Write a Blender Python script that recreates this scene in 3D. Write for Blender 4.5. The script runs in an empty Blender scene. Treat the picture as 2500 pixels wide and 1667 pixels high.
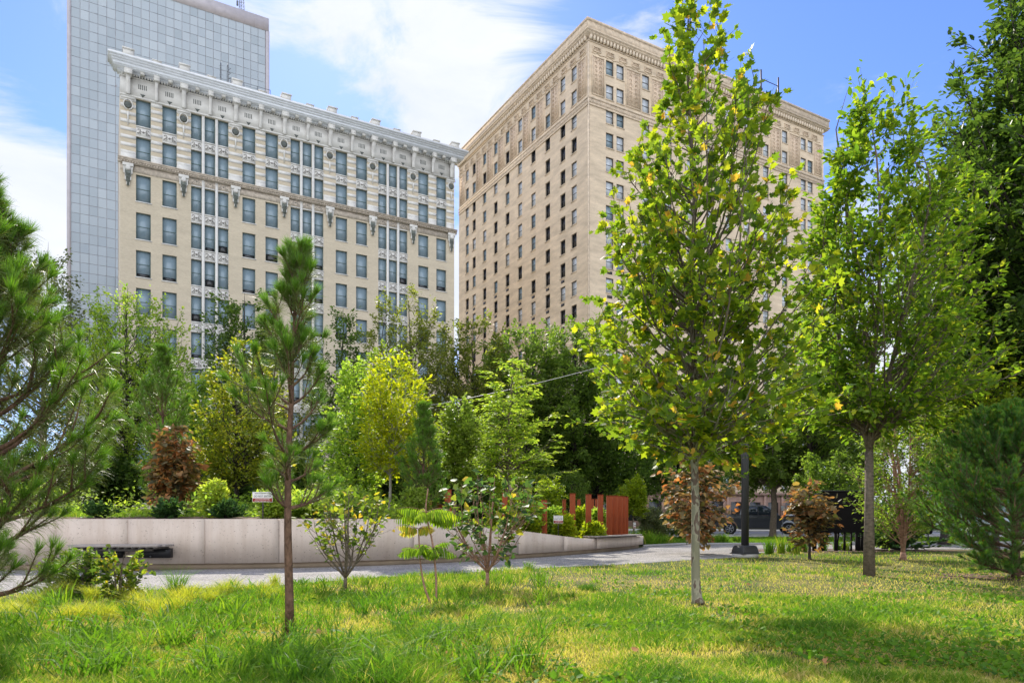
import bpy, math
import numpy as np
from mathutils import Vector, Matrix

# ------------------------------------------------------------------ camera, world, sun, exposure
scene = bpy.context.scene
C = scene.collection
FPX, CX, HY, EYE = 1736.0, 1250.0, 1265.0, 1.1      # focal length in photo pixels, horizon row, eye height in metres
cam_d = bpy.data.cameras.new("camera"); cam = bpy.data.objects.new("camera", cam_d); C.objects.link(cam)
cam.location = (0, 0, EYE); cam.rotation_euler = (math.radians(90), 0, 0)
cam_d.sensor_width = 36.0; cam_d.lens = 36.0 * FPX / 2500.0
cam_d.shift_y = (HY - 833.5) / 2500.0
cam_d.clip_start = 0.05; cam_d.clip_end = 3000
scene.camera = cam

SUN_AZ, SUN_EL = math.radians(-14), math.radians(38)   # azimuth measured from +Y towards +X
sun_d = bpy.data.lights.new("sun", 'SUN'); sun_d.energy = 5.0; sun_d.angle = math.radians(0.6); sun_d.color = (1.0, 0.93, 0.80)
sun = bpy.data.objects.new("sun", sun_d); C.objects.link(sun)
sv = Vector((math.sin(SUN_AZ) * math.cos(SUN_EL), math.cos(SUN_AZ) * math.cos(SUN_EL), math.sin(SUN_EL)))
sun.rotation_euler = sv.to_track_quat('Z', 'Y').to_euler(); sun.location = (0, 0, 50)

world = bpy.data.worlds.new("World"); scene.world = world; world.use_nodes = True
wt = world.node_tree; wt.nodes.clear()
def wn(t, **k):
    n = wt.nodes.new(t)
    for a, b in k.items(): setattr(n, a, b)
    return n
def wl(a, b): wt.links.new(a, b)
wo = wn('ShaderNodeOutputWorld'); wb = wn('ShaderNodeBackground'); wl(wb.outputs[0], wo.inputs[0])
sky = wn('ShaderNodeTexSky', sky_type='NISHITA'); sky.sun_disc = False
sky.sun_elevation = SUN_EL; sky.sun_rotation = SUN_AZ; sky.air_density = 1.3; sky.dust_density = 0.2; sky.ozone_density = 3.0
wb.inputs[1].default_value = 0.13
tc = wn('ShaderNodeTexCoord')
nrm = wn('ShaderNodeVectorMath', operation='NORMALIZE'); wl(tc.outputs['Generated'], nrm.inputs[0])
hs = wn('ShaderNodeMix', data_type='RGBA', blend_type='MULTIPLY'); hs.inputs[0].default_value = 1.0
wl(sky.outputs[0], hs.inputs[6]); hs.inputs[7].default_value = (0.60, 0.70, 1.14, 1)
mp = wn('ShaderNodeMapping'); mp.inputs['Scale'].default_value = (1.0, 1.0, 2.2); mp.inputs['Rotation'].default_value = (0, 0.5, 0.2)
wl(nrm.outputs[0], mp.inputs[0])
def noise(scale, det, rough, src, dist=0.0):
    n = wn('ShaderNodeTexNoise'); n.inputs['Scale'].default_value = scale; n.inputs['Detail'].default_value = det
    n.inputs['Roughness'].default_value = rough; n.inputs['Distortion'].default_value = dist; wl(src, n.inputs['Vector']); return n.outputs['Fac']
nA = noise(4.2, 10, 0.62, mp.outputs[0], 0.7)
def wmath(op, a, b):
    n = wn('ShaderNodeMath', operation=op)
    for i, x in enumerate((a, b)):
        if isinstance(x, (int, float)): n.inputs[i].default_value = x
        else: wl(x, n.inputs[i])
    return n.outputs[0]
dens = wmath('SUBTRACT', nA, 0.42)
dens = wmath('MULTIPLY', dens, 3.3)
# banks of cloud and clear patches, each a soft round patch of the sky dome: (photo column, row, angular radius, amount)
for px, py, rad, amt in [(780, 0, .20, .40), (1000, 60, .15, .36), (1100, 200, .11, .40), (1150, 330, .10, .35), (40, 420, .20, .55), (60, 620, .2, .5),
                         (880, 280, .13, -.55), (720, 290, .12, -.55), (60, 60, .16, -.55), (110, 230, .07, -.2), (1250, 30, .07, .2), (1330, 100, .07, .25), (1560, 110, .08, .3),
                         (2050, 40, .40, -.85), (1650, 160, .10, .30), (2000, 330, .18, .45), (2200, 200, .14, .25), (2350, 850, .25, .9), (1120, 700, .08, .6)]:
    d = Vector(((px - CX) / FPX, 1.0, (HY - py) / FPX)).normalized()
    dn = wn('ShaderNodeVectorMath', operation='DISTANCE'); wl(nrm.outputs[0], dn.inputs[0]); dn.inputs[1].default_value = d
    mr = wn('ShaderNodeMapRange', interpolation_type='SMOOTHERSTEP'); wl(dn.outputs['Value'], mr.inputs[0])
    mr.inputs[1].default_value = 0; mr.inputs[2].default_value = rad * 1.35; mr.inputs[3].default_value = amt; mr.inputs[4].default_value = 0
    dens = wmath('ADD', dens, mr.outputs[0])
# the bright bank of cloud behind the camera, opposite the sun, lights the facades
sep = wn('ShaderNodeSeparateXYZ'); wl(nrm.outputs[0], sep.inputs[0])
back = wn('ShaderNodeMapRange', interpolation_type='SMOOTHSTEP'); wl(sep.outputs['Y'], back.inputs[0])
back.inputs[1].default_value = 0.2; back.inputs[2].default_value = -0.5; back.inputs[3].default_value = 0; back.inputs[4].default_value = 0.7
dens = wmath('ADD', dens, back.outputs[0])
cl = wn('ShaderNodeMapRange', interpolation_type='SMOOTHSTEP'); wl(dens, cl.inputs[0])
cl.inputs[1].default_value = 0.05; cl.inputs[2].default_value = 0.85; cl.inputs[3].default_value = 0.0; cl.inputs[4].default_value = 0.97
cm = wn('ShaderNodeMix', data_type='RGBA'); wl(cl.outputs[0], cm.inputs[0]); wl(hs.outputs[2], cm.inputs[6])
cbr = wn('ShaderNodeMapRange'); wl(sep.outputs['Y'], cbr.inputs[0]); cbr.inputs[1].default_value = 0.3; cbr.inputs[2].default_value = -0.6
cbr.inputs[3].default_value = 5.6; cbr.inputs[4].default_value = 10.5
ccol = wn('ShaderNodeVectorMath', operation='SCALE'); wl(cbr.outputs[0], ccol.inputs['Scale'])
nB = noise(6.0, 6, 0.6, mp.outputs[0], 0.4)
csh = wn('ShaderNodeMix', data_type='RGBA'); wl(nB, csh.inputs[0]); csh.inputs[6].default_value = (.72, .80, .96, 1); csh.inputs[7].default_value = (1.12, 1.12, 1.12, 1); wl(csh.outputs[2], ccol.inputs[0])
wl(ccol.outputs[0], cm.inputs[7]); wl(cm.outputs[2], wb.inputs[0])

scene.view_settings.view_transform = 'Standard'; scene.view_settings.look = 'None'
scene.view_settings.exposure = 0.5; scene.view_settings.gamma = 1.0; scene.view_settings.use_curve_mapping = False
scene.render.engine = 'CYCLES'
cy = scene.cycles; cy.max_bounces = 6; cy.diffuse_bounces = 3; cy.glossy_bounces = 2; cy.transmission_bounces = 3; cy.transparent_max_bounces = 4
cy.use_adaptive_sampling = True; cy.adaptive_threshold = 0.02

# ------------------------------------------------------------------ helpers
def P(px, Y, py=None):
    """world point for a photo column (and row) at distance Y"""
    return ((px - CX) / FPX * Y, Y, 0.0 if py is None else EYE + (HY - py) / FPX * Y)
def GY(py, z=0.0): return (EYE - z) * FPX / (py - HY)      # distance of a ground point seen on photo row py

class MB:
    def __init__(s): s.v = []; s.n = 0; s.f = []; s.t = []
    def add(s, V, faces, tint=0.5):
        V = np.asarray(V, np.float64).reshape(-1, 3)
        for f in (faces if isinstance(faces, list) and len(faces) and isinstance(faces[0], np.ndarray) and faces[0].ndim == 2 else [np.asarray(faces)]):
            s.f.append(np.asarray(f, np.int64) + s.n)
        s.v.append(V); s.t.append(np.broadcast_to(np.asarray(tint, np.float32), (len(V),))); s.n += len(V)
    def ngon(s, pts, tint=0.5): s.add(pts, [np.arange(len(pts))[None, :]], tint)
    def box(s, x0, x1, y0, y1, z0, z1, tint=0.5):
        V = [(x0,y0,z0),(x1,y0,z0),(x1,y1,z0),(x0,y1,z0),(x0,y0,z1),(x1,y0,z1),(x1,y1,z1),(x0,y1,z1)]
        s.add(V, [(0,3,2,1),(4,5,6,7),(0,1,5,4),(1,2,6,5),(2,3,7,6),(3,0,4,7)], tint)
    def prism(s, poly, y0, y1, axis='y', tint=0.5):
        """extrude a polygon in the x-z plane (counter-clockwise) from y0 to y1; y1 ends may be inset lists"""
        n = len(poly)
        A = [(x, y0, z) for x, z in poly]; B = [(x, y1, z) for x, z in poly]
        if axis == 'x': A = [(y0, x, z) for x, z in poly]; B = [(y1, x, z) for x, z in poly]
        if axis == 'z': A = [(x, z, y0) for x, z in poly]; B = [(x, z, y1) for x, z in poly]
        i = np.arange(n); j = (i + 1) % n
        s.add(A + B, [np.stack([i, j, j + n, i + n], 1), np.arange(n)[None, ::-1], (np.arange(n) + n)[None, :]], tint)
    def tube(s, pts, rad, sides=6, cap=True, tint=0.5):
        pts = np.asarray(pts, float); n = len(pts); rad = np.broadcast_to(np.asarray(rad, float), (n,))
        t = np.gradient(pts, axis=0); t /= np.linalg.norm(t, axis=1)[:, None] + 1e-12
        ref = np.array([1.0, 0, 0]) if abs(t[:, 0]).mean() < .7 else np.array([0, 0, 1.0])
        u = np.cross(t, ref); u /= np.linalg.norm(u, axis=1)[:, None] + 1e-12
        v = np.cross(t, u)
        a = np.linspace(0, 2 * np.pi, sides, endpoint=False)
        V = pts[:, None, :] + rad[:, None, None] * (np.cos(a)[None, :, None] * u[:, None, :] + np.sin(a)[None, :, None] * v[:, None, :])
        k = np.arange(sides); k2 = (k + 1) % sides
        F = np.concatenate([np.stack([r * sides + k, r * sides + k2, (r + 1) * sides + k2, (r + 1) * sides + k], 1) for r in range(n - 1)])
        fs = [F]
        if cap and sides > 2: fs += [k[None, ::-1], (k + (n - 1) * sides)[None, :]]
        s.add(V.reshape(-1, 3), fs, tint)
    def cyl(s, x, y, z0, z1, r, r2=None, sides=16): s.tube([(x, y, z0), (x, y, z1)], [r, r if r2 is None else r2], sides)
    def disc_x(s, c, r, w, sides=20): s.tube([(c[0], c[1] - w / 2, c[2]), (c[0], c[1] + w / 2, c[2])], [r, r], sides)
    def build(s, name, m, parent=None, smooth=False, loc=None, tint=False, bevel=0):
        me = bpy.data.meshes.new(name)
        if s.n:
            V = np.concatenate(s.v).astype(np.float32)
            loops = np.concatenate([f.ravel() for f in s.f]); tot = np.concatenate([np.full(len(f), f.shape[1]) for f in s.f])
            start = np.concatenate([[0], np.cumsum(tot)[:-1]])
            me.vertices.add(len(V)); me.vertices.foreach_set('co', V.ravel())
            me.loops.add(len(loops)); me.loops.foreach_set('vertex_index', loops.astype(np.int32))
            me.polygons.add(len(tot)); me.polygons.foreach_set('loop_start', start.astype(np.int32)); me.polygons.foreach_set('loop_total', tot.astype(np.int32))
            if smooth: me.polygons.foreach_set('use_smooth', np.ones(len(tot), bool))
            if tint:
                at = me.attributes.new('tint', 'FLOAT', 'POINT'); at.data.foreach_set('value', np.concatenate(s.t).astype(np.float32))
            me.update(calc_edges=True)
        if m: me.materials.append(m)
        o = bpy.data.objects.new(name, me); C.objects.link(o)
        if parent: o.parent = parent
        if loc is not None: o.location = loc
        if bevel:
            b = o.modifiers.new('bevel', 'BEVEL'); b.width = bevel; b.segments = 2; b.limit_method = 'ANGLE'
        return o
def tag(o, label, cat, group=None, kind=None):
    if label: o['label'] = label
    if cat: o['category'] = cat
    if group: o['group'] = group
    if kind: o['kind'] = kind
    return o
def thing(name, label, cat, loc=(0, 0, 0), rz=0.0, group=None):
    o = bpy.data.objects.new(name, None); C.objects.link(o); o.location = loc; o.rotation_euler = (0, 0, rz); o.empty_display_size = .3
    return tag(o, label, cat, group)
def structure(o): o['kind'] = 'structure'; return o
def dup(root, loc, rz=None, label=None, scale=None, group=None):
    r = root.copy(); C.objects.link(r); r.location = loc
    if rz is not None: r.rotation_euler = (0, 0, rz)
    if scale: r.scale = (scale,) * 3
    if label: r['label'] = label
    if group: r['group'] = group
    for ch in list(root.children):
        c = ch.copy(); C.objects.link(c); c.parent = r
        for g in list(ch.children):
            d = g.copy(); C.objects.link(d); d.parent = c
    return r

# ------------------------------------------------------------------ materials
def newmat(name):
    m = bpy.data.materials.new(name); m.use_nodes = True; nt = m.node_tree; nt.nodes.clear()
    out = nt.nodes.new('ShaderNodeOutputMaterial'); b = nt.nodes.new('ShaderNodeBsdfPrincipled'); nt.links.new(b.outputs[0], out.inputs[0])
    return m, nt, b, out
def rgba(c): return (c[0], c[1], c[2], 1)
def nnode(nt, t, vec=None, **inp):
    n = nt.nodes.new(t)
    for k, v in inp.items(): n.inputs[k.replace('_', ' ')].default_value = v
    if vec is not None: nt.links.new(vec, n.inputs['Vector'])
    return n
def ramp(nt, fac, stops, interp='LINEAR'):
    r = nt.nodes.new('ShaderNodeValToRGB'); r.color_ramp.interpolation = interp
    e = r.color_ramp.elements
    while len(e) < len(stops): e.new(0.5)
    for i, (p, c) in enumerate(stops): e[i].position = p; e[i].color = rgba(c)
    nt.links.new(fac, r.inputs[0]); return r.outputs[0]
def mat(name, col, rough=.6, var=.15, scale=3.0, spec=.4, metal=0.0, bump=0.0, bscale=None, stretch=(1, 1, 1), col2=None):
    """plain painted / stone / metal surface with a mottled procedural variation"""
    m, nt, b, out = newmat(name)
    tcn = nt.nodes.new('ShaderNodeTexCoord'); mpn = nnode(nt, 'ShaderNodeMapping', tcn.outputs['Object']); mpn.inputs['Scale'].default_value = stretch
    n1 = nnode(nt, 'ShaderNodeTexNoise', mpn.outputs[0], Scale=scale, Detail=6.0, Roughness=.6)
    lo = tuple(c * (1 - var) for c in col); hi = tuple(min(1, c * (1 + var)) for c in (col2 or col))
    nt.links.new(ramp(nt, n1.outputs['Fac'], [(.3, lo), (.7, hi)]), b.inputs['Base Color'])
    b.inputs['Roughness'].default_value = rough; b.inputs['Specular IOR Level'].default_value = spec; b.inputs['Metallic'].default_value = metal
    if bump:
        n2 = nnode(nt, 'ShaderNodeTexNoise', mpn.outputs[0], Scale=bscale or scale * 8, Detail=4.0)
        bp = nt.nodes.new('ShaderNodeBump'); bp.inputs['Strength'].default_value = bump; bp.inputs['Distance'].default_value = .02
        nt.links.new(n2.outputs['Fac'], bp.inputs['Height']); nt.links.new(bp.outputs[0], b.inputs['Normal'])
    return m
def leafmat(name, stops, trans=.45, rough=.52, spec=.22, tcol=(1.25, 1.35, .55)):
    """leaf: glossy front, light passes through; each leaf takes its own colour from the tint attribute"""
    m, nt, b, out = newmat(name)
    at = nt.nodes.new('ShaderNodeAttribute'); at.attribute_name = 'tint'
    c = ramp(nt, at.outputs['Fac'], stops)
    nt.links.new(c, b.inputs['Base Color']); b.inputs['Roughness'].default_value = rough; b.inputs['Specular IOR Level'].default_value = spec
    tr = nt.nodes.new('ShaderNodeBsdfTranslucent'); mu = nt.nodes.new('ShaderNodeVectorMath'); mu.operation = 'MULTIPLY'
    nt.links.new(c, mu.inputs[0]); mu.inputs[1].default_value = tuple(x * 1.9 for x in tcol); nt.links.new(mu.outputs[0], tr.inputs[0])
    mx = nt.nodes.new('ShaderNodeMixShader'); mx.inputs[0].default_value = trans
    nt.links.new(b.outputs[0], mx.inputs[1]); nt.links.new(tr.outputs[0], mx.inputs[2]); nt.links.new(mx.outputs[0], out.inputs[0])
    return m
def brickmat(name, c1, c2, mortar, bw=.22, bh=.075, rough=.8, streak=.12):
    m, nt, b, out = newmat(name)
    tcn = nt.nodes.new('ShaderNodeTexCoord'); sp = nt.nodes.new('ShaderNodeSeparateXYZ'); nt.links.new(tcn.outputs['Object'], sp.inputs[0])
    ad = nt.nodes.new('ShaderNodeMath'); nt.links.new(sp.outputs[0], ad.inputs[0]); nt.links.new(sp.outputs[1], ad.inputs[1])
    cb = nt.nodes.new('ShaderNodeCombineXYZ'); nt.links.new(ad.outputs[0], cb.inputs[0]); nt.links.new(sp.outputs[2], cb.inputs[1])
    bt = nnode(nt, 'ShaderNodeTexBrick', cb.outputs[0], Color1=rgba(c1), Color2=rgba(c2), Mortar=rgba(mortar), Scale=1.0)
    bt.inputs['Brick Width'].default_value = bw; bt.inputs['Row Height'].default_value = bh; bt.inputs['Mortar Size'].default_value = .012
    mpn = nnode(nt, 'ShaderNodeMapping', cb.outputs[0]); mpn.inputs['Scale'].default_value = (.25, .9, 1)
    n1 = nnode(nt, 'ShaderNodeTexNoise', mpn.outputs[0], Scale=1.2, Detail=7.0, Roughness=.65)
    hi = ramp(nt, n1.outputs['Fac'], [(.3, (1 - streak,) * 3), (.7, (1 + streak * .4,) * 3)])
    mx = nt.nodes.new('ShaderNodeMix'); mx.data_type = 'RGBA'; mx.blend_type = 'MULTIPLY'; mx.inputs[0].default_value = 1
    nt.links.new(bt.outputs['Color'], mx.inputs[6]); nt.links.new(hi, mx.inputs[7]); nt.links.new(mx.outputs[2], b.inputs['Base Color'])
    b.inputs['Roughness'].default_value = rough; b.inputs['Specular IOR Level'].default_value = .2
    return m
def glassmat(name, col, rough=.08, var=.15, scale=.35, spec=.6):
    return mat(name, col, rough, var, scale, spec)

# ------------------------------------------------------------------ buildings
RZ = math.atan2(.4948, .869)
def facade(mb, openings, x0, x1, z0, z1, fn, depth):
    """wall skin with real openings: fn(u, w, z) maps along-wall, into-wall, height to local space"""
    xs = sorted({x0, x1} | {round(v, 3) for o in openings for v in o[:2]}); zs = sorted({z0, z1} | {round(v, 3) for o in openings for v in o[2:]})
    op = [tuple(round(v, 3) for v in o) for o in openings]
    # merge cells per row
    for b, t in zip(zs[:-1], zs[1:]):
        holes = sorted((o[0], o[1]) for o in op if o[2] <= b + 1e-6 and o[3] >= t - 1e-6)
        x = x0
        for h0, h1 in holes + [(x1, x1)]:
            if h0 > x + 1e-4: mb.add([fn(x, 0, b), fn(h0, 0, b), fn(h0, 0, t), fn(x, 0, t)], [(0, 1, 2, 3)])
            x = h1
    for a, c, b, t in op:
        mb.add([fn(a,0,b),fn(a,depth,b),fn(a,depth,t),fn(a,0,t)], [(0,1,2,3)]); mb.add([fn(c,0,b),fn(c,0,t),fn(c,depth,t),fn(c,depth,b)], [(0,1,2,3)])
        mb.add([fn(a,0,t),fn(a,depth,t),fn(c,depth,t),fn(c,0,t)], [(0,1,2,3)]); mb.add([fn(a,0,b),fn(c,0,b),fn(c,depth,b),fn(a,depth,b)], [(0,1,2,3)])

M = {}
M['cream'] = brickmat('cream_brick', (.64,.55,.41), (.57,.48,.35), (.50,.44,.34))
M['tan'] = brickmat('tan_brick', (.77,.62,.45), (.69,.55,.395), (.61,.50,.37), streak=.28)
M['terra'] = mat('white_terracotta', (.64,.62,.58), .55, .10, 1.5, bump=.15, bscale=12)
M['terra_old'] = mat('weathered_terracotta', (.50,.43,.35), .7, .3, 3, bump=.5, bscale=9)
M['carved'] = mat('carved_tan_terracotta', (.66,.51,.37), .8, .40, 5, bump=1.0, bscale=9, col2=(.55,.42,.30))
M['cornice_tan'] = mat('tan_cornice_stone', (.57,.46,.34), .75, .25, 2.5, bump=.4, bscale=6)
M['green_frame'] = mat('green_grey_window_frame', (.11,.17,.17), .5, .08)
M['pane_blue'] = glassmat('blue_grey_window_glass', (.215,.29,.34), .12)
M['pane_light'] = glassmat('pale_blue_window_glass', (.24,.35,.40), .12)
M['pane_dark'] = glassmat('dark_window_glass', (.02,.022,.025), .10)
M['curtain'] = mat('white_curtain_glass', (.50,.54,.58), .25, .25, 2.0, spec=.6)
M['dark_frame'] = mat('dark_bronze_frame', (.035,.032,.032), .5, .1)
M['roof'] = mat('flat_roof_gravel', (.2,.2,.19), .9, .2, 5)
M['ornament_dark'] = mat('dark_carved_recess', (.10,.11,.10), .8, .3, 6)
M['green_copper'] = mat('green_copper', (.05,.15,.13), .6, .2, 3)
M['steel_grey'] = mat('grey_steel', (.16,.17,.18), .5, .1, metal=.6)

# --- office building with white cornice
U, ROWZ, ROWH = 37.69, 44.55, 3.91
o0 = P(294, 73.0)
lb = thing('office_building', 'cream brick office building with white terracotta top floors and deep bracketed cornice', 'building', (o0[0], 73.0, 0), RZ)
cols = []
for b in range(7):
    p0 = .68 + 5.22 * b
    if b % 2 == 0: cols += [(p0 + 1.42, 1.37, 's'), (p0 + 3.88, 1.37, 's')]
    else: cols += [(p0 + 1.27, 1.06, 't'), (p0 + 2.62, 1.06, 't'), (p0 + 3.97, 1.06, 't')]
piers = [.68 + 5.22 * i for i in range(8)]
rows = [ROWZ - ROWH * i for i in range(11)]
ops = [(c - w / 2, c + w / 2, z - 2.75, z) for z in rows for c, w, k in cols]
wallmb = MB(); ident = lambda u, w, z: (u, w, z)
facade(wallmb, ops, 0, U, 0, 45.3, ident, .32)
wallmb.box(0, U, .6, 19, 0, 47.6)
wallmb.add([(0,0,0),(0,.6,0),(0,.6,45.3),(0,0,45.3)], [(0,3,2,1)]); wallmb.add([(U,0,0),(U,.6,0),(U,.6,45.3),(U,0,45.3)], [(0,1,2,3)])
wallmb.build('wall', M['cream'], lb)
def window_mesh(w, h, fr=.07, rail=True, split=.5):
    a = MB()
    a.box(-w/2, -w/2+fr, 0, .08, 0, h); a.box(w/2-fr, w/2, 0, .08, 0, h); a.box(-w/2+fr, w/2-fr, 0, .08, h-fr, h); a.box(-w/2+fr, w/2-fr, 0, .08, 0, fr)
    if rail: a.box(-w/2+fr, w/2-fr, .005, .075, h*split-.035, h*split+.035)
    return a
def pane_mesh(w, h, fr=.07):
    a = MB(); a.box(-w/2+fr, w/2-fr, .045, .065, fr, h-fr); return a
protos = {}
def win_proto(key, w, h, fmat, pmat, depth, fr=.07, extra=None):
    if key not in protos:
        f = window_mesh(w, h, fr).build('window', fmat); p = pane_mesh(w, h, fr).build('pane', pmat)
        protos[key] = (f, p)
        for q in (f, p): C.objects.unlink(q)
    return protos[key]
def put_window(root, key, w, h, fmat, pmat, loc, rz=0.0, fr=.07):
    f, p = win_proto(key, w, h, fmat, pmat, 0, fr)
    a = f.copy(); C.objects.link(a); a.parent = root; a.location = loc; a.rotation_euler = (0, 0, rz)
    b = p.copy(); C.objects.link(b); b.parent = a
    return a
R = np.random.default_rng(11)
restf, restp, opens, sills, blinds = MB(), MB(), MB(), MB(), MB()
k = 0
for ri, z in enumerate(rows):
    for c, w, kd in cols:
        light = ri in (3, 4, 5, 6, 7, 8) and R.random() < .55
        if k < 100:
            put_window(lb, ('lb', w, light and R.random() < .5), w, 2.75, M['green_frame'], M['pane_light'] if light and R.random() < .5 else M['pane_blue'], (c, .2, z - 2.75))
        else:
            for src, dst in ((window_mesh(w, 2.75), restf), (pane_mesh(w, 2.75), restp)):
                for V, f in ((src.v, src.f),):
                    off = 0
                    for vv in V: dst.add(vv + np.array([c, .2, z - 2.75]), [(0,3,2,1),(4,5,6,7),(0,1,5,4),(1,2,6,5),(2,3,7,6),(3,0,4,7)])
        k += 1
        if ri >= 3 and (R.random() < .42): opens.box(c - w/2 + .08, c + w/2 - .08, .235, .243, z - 2.68, z - 2.68 + R.choice([.35, .55, .8]))
        if ri >= 1 and R.random() < .3: blinds.box(c - w/2 + .08, c + w/2 - .08, .246, .252, z - R.choice([.5, .9, 1.2]), z - .08)
        if ri >= 2 and kd == 's': sills.box(c - w/2 - .08, c + w/2 + .08, -.07, .1, z - 2.86, z - 2.752)
restf.build('window_frames', M['green_frame'], lb)['kind'] = 'stuff'; restp.build('window_panes', M['pane_blue'], lb)['kind'] = 'stuff'
opens.build('open_sashes', M['pane_dark'], lb)['kind'] = 'stuff'
blinds.build('window_blinds', mat('grey_blind', (.27, .35, .39), .5), lb)['kind'] = 'stuff'
sills.build('window_sills', M['terra'], lb)['kind'] = 'stuff'
# white banding of the two top storeys, mullions and spandrels
band = MB()
solid = [(0, cols[0][0] - cols[0][1]/2)]
for a, b in zip(cols[:-1], cols[1:]):
    if not (a[2] == 't' and b[2] == 't' and b[0] - a[0] < 2): solid.append((a[0] + a[1]/2, b[0] - b[1]/2))
solid.append((cols[-1][0] + cols[-1][1]/2, U))
zt, zb = 45.3, 38.02
zz = zt - .05; i = 0
for x0, x1 in solid:
    band = MB()
    for n in range(9):
        h = .36 if n else .5
        band.box(x0 + .004, x1 - .004, -.03, .02, 44.62 - n * .80 - h, 44.62 - n * .80)
    band.box(x0 + .004, x1 - .004, -.032, .02, 38.03, 38.75)
    band.build('striped_banding', M['terra'], lb)
mull = MB(); orn = MB(); spand = MB()
def scroll(dst, cx, z, w, h, y):
    """carved spandrel: rosette with four scrolls"""
    for sx in (-1, 1):
        for sz in (-1, 1):
            t = np.linspace(0, 1.6 * np.pi, 12); r = np.linspace(.22, .08, 12) * h * 1.0
            pts = np.stack([cx + sx * (w * .26 + r * np.cos(t)), np.full(12, y), z + sz * (h * .18 + r * np.sin(t) * .8)], 1)
            dst.tube(pts, .028, 4)
        dst.tube([(cx, y, z), (cx + sx * w * .2, y, z + .02), (cx + sx * w * .44, y, z - h * .3)], .03, 4)
    dst.tube([(cx, y + .02, z), (cx, y - .03, z)], [.12, .07], 8)
spp = {}
for ri, z in enumerate(rows[:-1]):
    for c, w, kd in cols:
        if kd == 't' or ri == 0:
            q1, q2 = MB(), MB(); cc = 0 if ri < 7 else c; zz0 = 0 if ri < 7 else z
            q1.box(cc - w/2, cc + w/2, -.015, .02, zz0 - 3.90, zz0 - 2.76); q1.box(cc - w/2, cc + w/2, -.09, -.016, zz0 - 2.88, zz0 - 2.765); q1.box(cc - w/2, cc + w/2, -.06, -.016, zz0 - 3.89, zz0 - 3.80)
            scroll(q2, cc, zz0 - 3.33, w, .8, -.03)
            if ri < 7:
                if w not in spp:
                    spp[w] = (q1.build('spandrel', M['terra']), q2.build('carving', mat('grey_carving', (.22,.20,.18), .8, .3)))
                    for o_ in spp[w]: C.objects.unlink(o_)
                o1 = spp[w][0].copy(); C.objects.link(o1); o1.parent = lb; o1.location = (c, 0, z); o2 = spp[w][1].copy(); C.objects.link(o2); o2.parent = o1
            else:
                for src, dst in ((q1, spand), (q2, orn)):
                    off = dst.n
                    for V_, T_ in zip(src.v, src.t): dst.v.append(V_); dst.t.append(T_)
                    for F_ in src.f: dst.f.append(F_ + off)
                    dst.n += src.n
for a, b in zip(cols[:-1], cols[1:]):
    if a[2] == 't' and b[2] == 't': mull.box(a[0] + a[1]/2 + .004, b[0] - b[1]/2 - .004, -.05, .1, 4, 44.55)
mull.build('mullions', M['terra'], lb); spand.build('spandrels', M['terra'], lb)['kind'] = 'stuff'; orn.build('carved_scrolls', M['terra_old'], lb)['kind'] = 'stuff'
sc = MB()
for a, b, y in ((38.02, 38.12, -.5), (37.86, 38.02, -.42), (37.62, 37.86, -.28), (36.9, 37.6, -.04)): sc.box(-.25 if y < -.1 else 0.003, U + (.25 if y < -.1 else -.003), y, .02 + (y < -.1) * .001, a + .001, b)
for i in range(150): sc.box(.05 + i * .25, .17 + i * .25, -.38, -.27, 37.66, 37.82)
so = sc.build('string_course', M['terra_old'], lb)
for p in piers:                                            # drop ornament under the string course at every pier
    a = MB()
    pr = [(-.46, 0), (.46, 0), (.46, -.5), (.42, -.5), (.42, -1.0), (.30, -1.0), (.30, -1.7), (.16, -1.7), (.16, -2.2), (-.16, -2.2), (-.16, -1.7), (-.30, -1.7), (-.30, -1.0), (-.42, -1.0), (-.42, -.5), (-.46, -.5)]
    a.prism([(x + p, z + 37.6) for x, z in pr[::-1]], -.22, -.05); a.box(p - .5, p + .5, -.36, -.05, 37.3, 37.615)
    a.tube([(p, -.28, 37.1), (p, -.45, 37.1)], [.3, .2], 10)
    d = a.build('drop_ornament', M['terra'], lb, bevel=.02)
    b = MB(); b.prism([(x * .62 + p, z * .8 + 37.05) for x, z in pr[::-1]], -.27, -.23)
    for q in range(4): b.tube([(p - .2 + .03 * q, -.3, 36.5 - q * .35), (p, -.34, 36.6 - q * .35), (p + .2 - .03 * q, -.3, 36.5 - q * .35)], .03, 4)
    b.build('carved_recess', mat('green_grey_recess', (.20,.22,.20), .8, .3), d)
    e = MB(); t = np.linspace(0, 2 * np.pi, 17); e.tube(np.stack([p + .42 * np.cos(t), np.full(17, -.12), 43.7 + .52 * np.sin(t)], 1), .06, 6)
    e.tube([(p, -.05, 42.95), (p, -.12, 42.6), (p, -.05, 41.6)], [.14, .1, .04], 6); e.box(p - .62, p + .62, -.1, -.02, 44.35, 44.6)
    md = e.build('medallion', M['terra'], lb); g = MB(); g.tube([(p, -.06, 43.7), (p, -.12, 43.7)], [.36, .3], 12); g.build('shield', M['ornament_dark'], md)
fr = MB()
fr.box(-.02, U + .02, -.12, .3, 44.68, 46.5); fr.box(-.1, U + .1, -.22, .3, 46.5, 46.62); fr.box(-.05, U + .05, -.17, .3, 44.60, 44.72)
fo = fr.build('frieze', M['terra'], lb)
gr = MB()
for c, w, kd in cols:
    if kd == 't' and abs(((c - .68) % 5.22) - 2.62) < .2: continue
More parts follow.
